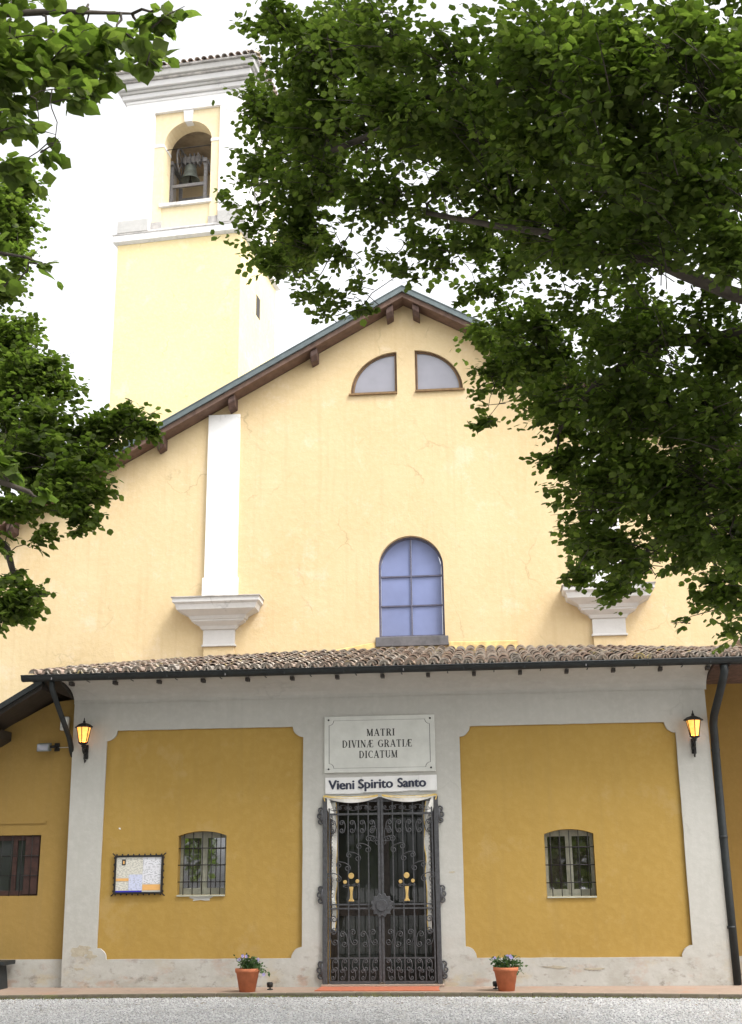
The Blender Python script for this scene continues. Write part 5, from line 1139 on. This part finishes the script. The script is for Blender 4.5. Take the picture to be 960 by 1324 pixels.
CTL = [(1.0,-11,1.6,1.5,1),(.2,-11.4,3.2,1.5,1),(2.2,-10.8,2.6,1.6,1),(3.6,-10.8,2.4,1.6,1),(4.8,-11,3.8,1.6,1),(2.6,-11,4.8,1.6,1),(1.0,-12,1.6,1.5,.9),(2.6,-12.4,1.8,1.6,.9),(4.2,-12,1.7,1.5,.9),(2.0,-12.2,3.6,1.5,.9),(3.6,-12.4,3.7,1.5,.9),(5.4,-12.2,2.6,1.6,.9),(5.1,-2.1,6.1,1.6,0.7),(4.0,-4.1,5.1,1.3,0.7),(9.1,-6.2,6.5,1.2,0.7),(4.2,-6.8,7.1,1.2,0.7),(9.4,-5.7,5.7,1.2,0.7),(8.6,-2.1,5.3,1.2,0.7),(2.2,-2.9,7.5,1.4,0.7),(5.7,-1.8,10.5,1.2,0.7),(4.7,-2.7,9.0,1.6,0.7),(7.1,-4.7,11.6,1.3,0.7),(7.9,-6.3,11.0,1.4,0.7),(6.2,-3.1,5.1,1.2,0.7),(4.2,-0.4,9.4,1.6,0.7),(3.7,-2.9,10.4,1.4,0.7),(6.5,-2.9,11.7,1.5,0.7),(6.6,-4.8,11.1,1.5,0.7),(8.1,-2.5,11.9,1.4,0.7),(4.3,-4.0,8.6,1.3,0.7),(3.1,-1.2,8.0,1.5,0.7),(8.5,-7.0,7.2,1.6,0.7),(7.0,-1.2,5.5,1.7,0.7),(8.3,-4.1,5.6,1.6,0.7),(8.1,-3.5,9.8,1.5,0.7),(9.3,-2.4,5.3,1.6,0.7),(5.0,-5.6,6.9,1.3,0.7),(5.7,-0.2,6.8,1.5,0.7),(8.2,-1.7,8.7,1.2,0.7),(3.7,-2.7,6.9,1.3,0.7),(6.4,-3.9,11.1,1.7,0.7),(3.5,-6.3,8.1,1.6,0.7),(4.6,-3.7,5.9,1.4,0.7),(3.8,-1.0,10.0,1.6,0.7),(9.1,-5.5,10.5,1.4,0.7),(8.7,-2.9,8.2,1.4,0.7),(-8.6,-5.2,9.1,1.7,0.7),(-7.0,-5.3,11.7,1.4,0.7),(-6.5,-9.0,9.4,1.2,0.7),(-5.8,-9.4,6.8,1.4,0.7),(-10.1,-5.5,8.4,1.5,0.7),(-8.3,-4.0,8.4,1.1,0.7),(-6.1,-10.5,8.6,1.7,0.7),(-9.4,-5.8,9.9,1.2,0.7),(-4.6,-9.4,8.9,1.6,0.7),(-6.8,-4.2,9.7,1.4,0.7),(-9.2,-6.2,5.9,1.1,0.7),(-8.6,-5.5,11.0,1.1,0.7),(-9.7,-5.5,7.9,1.5,0.7),(-5.1,-5.5,5.6,1.7,0.7),(-8.0,-8.9,5.8,1.4,0.7),(-9.4,-6.8,9.8,1.5,0.7),(-9.5,-6.2,9.3,1.5,0.7),(-8.8,-4.7,9.3,1.6,0.7),(-5.0,-6.1,5.4,1.6,0.7),(-3.3,-6.1,9.8,1.4,0.7),(-11.7,-6.2,6.8,1.5,0.7),(-7.7,-8.9,9.7,1.5,0.7),(-6.7,-9.0,9.8,1.2,0.7),(-10.4,-5.4,10.2,1.4,0.7),(-5.3,-4.2,8.7,1.7,0.7),(-7.3,-6.4,4.6,1.6,0.7),(-4.4,-9.5,6.6,1.4,0.7),(-11.5,-5.2,9.0,1.3,0.7),(-4.9,-5.1,10.3,1.3,0.7),(-10.1,-8.0,7.9,1.2,0.7),(-6.9,-6.2,4.9,1.5,0.7),(-6.4,-7.5,10.7,1.2,0.7),(-8.4,-4.0,5.0,1.2,0.7),(-8.8,-7.3,4.7,1.2,0.7),(6.1,-17.8,9.7,1.1,0.7),(5.0,-13.3,10.1,1.3,0.7),(5.5,-13.4,9.6,1.3,0.7),(4.0,-15.1,6.5,1.2,0.7),(4.7,-16.5,7.3,1.3,0.7),(6.7,-15.7,11.3,1.6,0.7),(8.8,-13.8,10.3,1.7,0.7),(5.6,-15.2,3.6,1.6,0.7),(8.5,-12.8,7.0,1.3,0.7),(5.2,-13.8,4.5,1.5,0.7),(8.2,-14.6,11.1,1.3,0.7),(5.5,-12.7,11.6,1.4,0.7),(3.9,-12.2,9.1,1.6,0.7),(8.1,-13.2,8.1,1.2,0.7),(4.5,-14.8,9.4,1.4,0.7),(6.4,-15.4,3.3,1.4,0.7),(6.3,-10.8,9.9,1.1,0.7),(3.3,-15.9,5.2,1.5,0.7),(5.8,-12.2,5.3,1.4,0.7),(9.5,-15.9,6.0,1.3,0.7),(5.1,-12.8,6.4,1.2,0.7),(4.9,-17.3,10.6,1.5,0.7),(8.0,-11.9,8.3,1.4,0.7),(7.6,-12.7,4.5,1.3,0.7),(8.7,-18.9,8.8,1.7,0.7),(9.1,-14.4,6.9,1.4,0.7),(2.2,-14.6,6.9,1.3,0.7),(6.4,-12.3,9.6,1.7,0.7),(2.4,-15.0,6.0,1.6,0.7),(6.0,-14.3,11.4,1.6,0.7),(-7.1,-17.1,11.6,1.4,0.7),(-6.8,-19.9,6.7,1.4,0.7),(-5.9,-16.3,9.9,1.3,0.7),(-11.9,-18.5,10.5,1.3,0.7),(-9.2,-16.0,9.1,1.4,0.7),(-8.7,-19.7,5.4,1.2,0.7),(-9.9,-22.7,10.1,1.7,0.7),(-11.4,-18.5,8.4,1.2,0.7),(-10.2,-15.0,8.2,1.6,0.7),(-10.4,-17.8,10.7,1.1,0.7),(-9.2,-16.2,10.2,1.1,0.7),(-4.9,-18.8,9.8,1.6,0.7),(-9.6,-15.7,6.0,1.5,0.7),(-9.7,-19.6,13.3,1.5,0.7),(-6.0,-18.5,6.8,1.5,0.7),(-9.9,-21.3,9.0,1.4,0.7),(-6.4,-20.5,8.7,1.4,0.7),(-9.2,-21.6,11.9,1.1,0.7),(-6.6,-18.7,12.7,1.1,0.7),(-7.1,-18.3,6.1,1.2,0.7),(-6.8,-16.6,6.5,1.1,0.7),(-10.6,-20.4,11.7,1.2,0.7),(-5.2,-19.6,9.1,1.2,0.7),(-9.1,-20.5,6.8,1.2,0.7),(-7.9,-15.5,9.5,1.6,0.7),(-9.1,-17.2,12.7,1.3,0.7),(-6.2,-19.9,12.5,1.6,0.7),(-7.4,-22.0,7.6,1.3,0.7),(-6.2,-19.5,8.9,1.2,0.7),(-6.7,-16.8,9.8,1.2,0.7),(2.4,-30.8,8.5,1.5,0.7),(5.2,-36.0,7.5,1.3,0.7),(2.7,-31.9,4.9,1.3,0.7),(3.8,-35.5,4.3,1.5,0.7),(1.4,-32.4,3.6,1.4,0.7),(1.7,-36.1,5.2,1.2,0.7),(-0.8,-33.9,6.3,1.2,0.7),(2.5,-37.9,7.4,1.1,0.7),(4.1,-33.6,3.8,1.7,0.7),(-0.8,-30.7,5.8,1.5,0.7),(1.4,-34.4,9.4,1.6,0.7),(2.2,-32.3,2.5,1.2,0.7),(1.5,-32.5,2.6,1.2,0.7),(5.1,-34.2,5.9,1.7,0.7),(1.3,-31.3,6.9,1.5,0.7),(3.1,-36.7,6.1,1.2,0.7),(4.9,-32.9,8.1,1.1,0.7),(2.7,-31.3,7.3,1.2,0.7),(2.7,-37.0,3.7,1.1,0.7),(4.4,-35.4,4.8,1.3,0.7),(4.1,-35.9,5.3,1.4,0.7),(0.7,-37.2,3.9,1.3,0.7),(0.2,-35.7,6.3,1.6,0.7),(0.3,-37.7,7.1,1.4,0.7),(-0.4,-36.5,3.7,1.7,0.7),(2.2,-31.6,4.0,1.4,0.7),(0.3,-32.8,7.1,1.2,0.7),(1.4,-31.7,4.5,1.1,0.7),(5.9,-33.0,6.5,1.1,0.7),(1.8,-31.0,5.6,1.3,0.7),(-19.3,-38.1,8.9,1.3,0.7),(-17.8,-36.4,3.0,1.7,0.7),(-18.8,-35.3,5.9,1.6,0.7),(-18.4,-35.3,8.9,1.4,0.7),(-19.0,-34.1,4.4,1.6,0.7),(-17.4,-36.1,7.7,1.5,0.7),(-23.0,-39.7,7.8,1.4,0.7),(-19.8,-37.4,8.9,1.6,0.7),(-19.6,-34.2,4.7,1.5,0.7),(-18.9,-41.4,6.5,1.2,0.7),(-21.8,-36.7,5.2,1.6,0.7),(-21.1,-39.9,4.9,1.2,0.7),(-19.7,-34.5,4.2,1.1,0.7),(-19.6,-35.7,4.2,1.6,0.7),(-23.4,-35.6,6.4,1.5,0.7),(-22.1,-40.2,3.9,1.4,0.7),(-19.7,-41.5,7.1,1.5,0.7),(-18.1,-37.1,4.3,1.6,0.7),(-18.1,-37.2,7.1,1.4,0.7),(-22.2,-36.2,7.4,1.6,0.7),(-16.4,-37.7,5.7,1.3,0.7),(-18.8,-36.1,4.7,1.2,0.7),(-18.0,-37.8,4.6,1.3,0.7),(-23.6,-35.3,6.6,1.3,0.7),(-20.9,-41.8,7.9,1.4,0.7),(-21.1,-38.3,2.7,1.4,0.7),(-18.1,-38.6,4.7,1.2,0.7),(-18.9,-41.2,5.2,1.6,0.7),(-18.4,-37.8,8.6,1.7,0.7),(-18.4,-38.7,7.4,1.2,0.7),(13.2,-33.1,8.2,1.2,0.7),(14.8,-32.5,9.6,1.1,0.7),(14.4,-29.0,9.8,1.2,0.7),(16.3,-27.7,8.5,1.5,0.7),(17.1,-32.0,7.4,1.5,0.7),(18.3,-31.8,9.6,1.2,0.7),(16.0,-32.5,8.7,1.5,0.7),(14.4,-28.4,7.0,1.4,0.7),(16.7,-28.2,9.6,1.5,0.7),(13.2,-27.2,8.2,1.2,0.7),(18.4,-31.8,7.8,1.4,0.7),(13.0,-29.3,8.5,1.3,0.7),(14.5,-28.7,6.5,1.4,0.7),(15.3,-30.9,11.3,1.3,0.7),(14.8,-25.8,8.4,1.3,0.7),(13.3,-32.6,7.0,1.5,0.7),(15.6,-33.1,5.3,1.3,0.7),(19.9,-28.4,6.9,1.1,0.7),(13.6,-33.6,8.2,1.6,0.7),(19.0,-31.4,7.3,1.7,0.7),(12.7,-30.8,9.4,1.6,0.7),(16.9,-27.8,6.0,1.2,0.7),(16.9,-31.4,10.6,1.6,0.7),(17.2,-29.6,11.2,1.2,0.7),(15.2,-32.3,9.3,1.6,0.7),(14.9,-30.7,6.2,1.4,0.7),(17.8,-28.8,9.3,1.5,0.7),(13.9,-31.1,9.7,1.3,0.7),(15.5,-31.9,9.9,1.6,0.7),(18.6,-31.1,7.6,1.1,0.7),(-31.7,-34.1,3.3,1.6,0.7),(-34.0,-35.1,6.8,1.6,0.7),(-28.4,-32.4,5.6,1.4,0.7),(-31.7,-35.4,4.7,1.7,0.7),(-27.6,-35.7,4.2,1.4,0.7),(-32.9,-35.0,4.2,1.2,0.7),(-27.3,-34.5,3.3,1.3,0.7),(-27.4,-35.0,3.7,1.5,0.7),(-30.4,-36.0,3.6,1.2,0.7),(-33.5,-32.4,7.9,1.5,0.7),(-32.0,-35.1,4.9,1.5,0.7),(-29.4,-35.6,8.6,1.4,0.7),(-32.0,-36.0,3.4,1.2,0.7),(-31.2,-35.4,7.4,1.4,0.7),(-33.5,-35.3,7.9,1.5,0.7),(-29.3,-32.1,8.8,1.4,0.7),(-29.0,-33.4,2.5,1.3,0.7),(-29.7,-31.4,6.7,1.7,0.7),(-33.1,-34.6,6.1,1.4,0.7),(-32.7,-33.9,3.8,1.4,0.7),(-28.2,-37.3,6.2,1.3,0.7),(-28.5,-31.6,5.4,1.6,0.7),(-31.8,-31.9,6.0,1.6,0.7),(-29.3,-37.2,4.3,1.2,0.7),(-27.8,-32.5,5.5,1.3,0.7),(-32.5,-36.0,6.7,1.5,0.7),(-31.8,-30.5,4.7,1.4,0.7),(-28.4,-33.5,8.9,1.4,0.7),(-32.4,-31.8,3.9,1.6,0.7),(-34.0,-33.8,6.6,1.5,0.7),(-9.0,-44.8,2.8,1.2,0.7),(-10.3,-46.9,7.4,1.4,0.7),(-11.4,-44.4,5.8,1.4,0.7),(-12.9,-44.7,4.8,1.2,0.7),(-11.9,-49.6,6.1,1.5,0.7),(-13.0,-44.2,6.1,1.3,0.7),(-12.3,-49.1,3.8,1.7,0.7),(-7.5,-44.9,6.5,1.6,0.7),(-12.2,-47.3,5.7,1.1,0.7),(-9.8,-42.5,5.2,1.7,0.7),(-12.3,-48.9,5.6,1.5,0.7),(-8.4,-44.3,7.8,1.3,0.7),(-12.5,-49.7,6.0,1.4,0.7),(-8.7,-48.3,3.8,1.4,0.7),(-10.5,-44.2,7.7,1.4,0.7),(-12.9,-45.7,5.5,1.5,0.7),(-7.7,-47.2,4.4,1.7,0.7),(-9.1,-46.7,7.0,1.7,0.7),(-11.3,-46.1,7.5,1.2,0.7),(-8.2,-45.4,8.0,1.5,0.7),(-8.4,-47.1,1.7,1.6,0.7),(-10.2,-44.3,6.8,1.7,0.7),(-11.2,-48.5,4.1,1.4,0.7),(-7.5,-48.1,6.6,1.4,0.7),(-10.2,-45.2,7.0,1.2,0.7),(-12.1,-44.0,3.0,1.2,0.7),(-7.4,-43.6,3.5,1.6,0.7),(-8.7,-44.5,6.9,1.4,0.7),(-13.5,-43.5,5.1,1.4,0.7),(-10.9,-41.6,5.9,1.7,0.7)]
r1 = tree('broadleaf_tree', 'huge dark green tree whose crown overhangs the whole right of the church front', (4.9, 9.6, 0),
     [(4.9, 9.6, -.1, .42), (4.88, 9.6, .6, .34), (4.8, 9.6, 2.2, .30), (4.75, 9.7, 4.0, .27), (4.6, 9.7, 6.0, .20), (4.5, 9.8, 8.5, .15), (4.4, 10.2, 12.0, .09), (4.2, 10.6, 15.0, .03)],
     [[(4.65, 9.6, 5.6, .095), (3.4, 9.3, 7.6), (2.62, 9.2, 8.27), (1.08, 9.2, 8.36), (.29, 9.8, 8.56), (-.59, 10.3, 8.65), (-1.35, 11.0, 8.78, .03)],
      [(4.75, 9.7, 4.4, .095), (3.6, 10.1, 6.0), (2.74, 10.3, 6.43), (1.84, 10.0, 6.69), (1.32, 10.0, 6.89), (.68, 10.4, 7.38), (-.4, 11.0, 8.0, .025)],
      [(4.75, 9.7, 4.1, .12), (3.8, 10.6, 6.0), (2.84, 11.0, 6.6), (1.87, 11.3, 6.63), (1.2, 11.6, 6.3), (.84, 12.2, 6.04, .025)],
      [(4.78, 9.7, 3.6, .12), (3.8, 10.5, 5.0), (2.8, 11.0, 5.51), (2.07, 11.5, 5.1), (1.59, 12.0, 4.64, .02)],
      [(4.75, 9.7, 4.2, .12), (4.2, 8.2, 5.6), (3.6, 7.2, 7.0), (2.4, 7.4, 8.3, .03)], [(4.75, 9.7, 4.3, .12), (5.6, 10.3, 6.0), (6.2, 10.5, 7.6, .04)]],
     CR, CRF, .076, 34.0, .26, 11.0, 280, 21)
r2 = tree('broadleaf_tree', 'mid green tree at the left whose leafy boughs hang before the gable', (-9.3, 12.9, 0),
     [(-9.3, 12.9, -.1, .38), (-9.3, 12.9, .6, .30), (-9.25, 12.9, 2.4, .26), (-9.2, 12.9, 4.4, .22), (-9.1, 12.8, 8.0, .15), (-8.8, 12.6, 11.5, .09), (-8.4, 12.4, 14.6, .03)],
     [[(-9.2, 12.9, 4.2, .12), (-7.4, 13.0, 6.0), (-5.85, 13.0, 6.64), (-4.84, 12.8, 6.43), (-3.86, 12.5, 6.46, .02)],
      [(-9.25, 12.9, 3.4, .10), (-7.2, 12.7, 5.4), (-5.6, 12.6, 5.66), (-5.0, 12.3, 5.03), (-4.59, 12.0, 4.36, .02)],
      [(-9.1, 12.8, 5.6, .10), (-7.6, 13.4, 8.2), (-6.1, 14.0, 9.9, .02)], [(-9.1, 12.8, 5.0, .10), (-10.4, 13.4, 7.4), (-11.3, 13.6, 8.0, .03)]],
     CA, CAF, .080, 34.0, .26, 8.0, 200, 22, -.6)
r3 = tree('broadleaf_tree', 'near tree whose large lobed leaves hang into the upper left corner', (-5.0, 4.2, 0),
     [(-5.0, 4.2, -.1, .36), (-5.0, 4.2, .6, .28), (-5.0, 4.2, 2.4, .23), (-5.0, 4.2, 4.2, .18), (-4.95, 4.2, 6.0, .12), (-4.8, 4.1, 8.4, .07), (-4.7, 4.0, 10.4, .03)],
     [[(-5.0, 4.2, 4.0, .06), (-3.6, 4.7, 5.4), (-2.5, 5.1, 5.85), (-1.7, 5.3, 5.95, .006)], [(-5.0, 4.2, 3.2, .05), (-3.4, 4.6, 4.4), (-2.6, 4.9, 4.5), (-2.06, 5.0, 4.40, .006)],
      [(-5.0, 4.2, 2.6, .06), (-3.4, 4.6, 3.3), (-2.5, 4.9, 3.4), (-1.95, 5.0, 3.25, .01)], [(-4.95, 4.2, 5.0, .08), (-5.8, 4.4, 6.2), (-6.6, 4.5, 6.8, .03)]],
     CB, CBF, .078, 17.0, .22, 15.0, 290, 23, -.35)

# the rest of the avenue behind the camera, one far-off mass: it shades the porch and shows in the window glass
def treeline():
    rng = np.random.default_rng(31)
    P2, D2, N2, S2, _ = spray_leaves(CTL, np.array((0, -15, 3.0)), .32, 12.0, rng)
    v, f = leaf_geo(P2, D2, N2, S2, LEAF_S, LEAF_SF); np_mesh('treeline', v, f, M['leaf'], None, 'stuff')
    m = MB()
    for x, y in ((6.5, -4), (-7.5, -7), (6.5, -15), (-8.5, -19), (2, -34), (-20, -38), (16, -30), (-30, -34), (-10, -46)):
        m.tube([(x, y, -.1), (x, y, .6), (x + .1, y, 3.0), (x, y + .1, 8.0)], [.42, .32, .27, .10], 9)
    m.build('treeline_trunks', M['bark'], None, kind='stuff')
treeline()
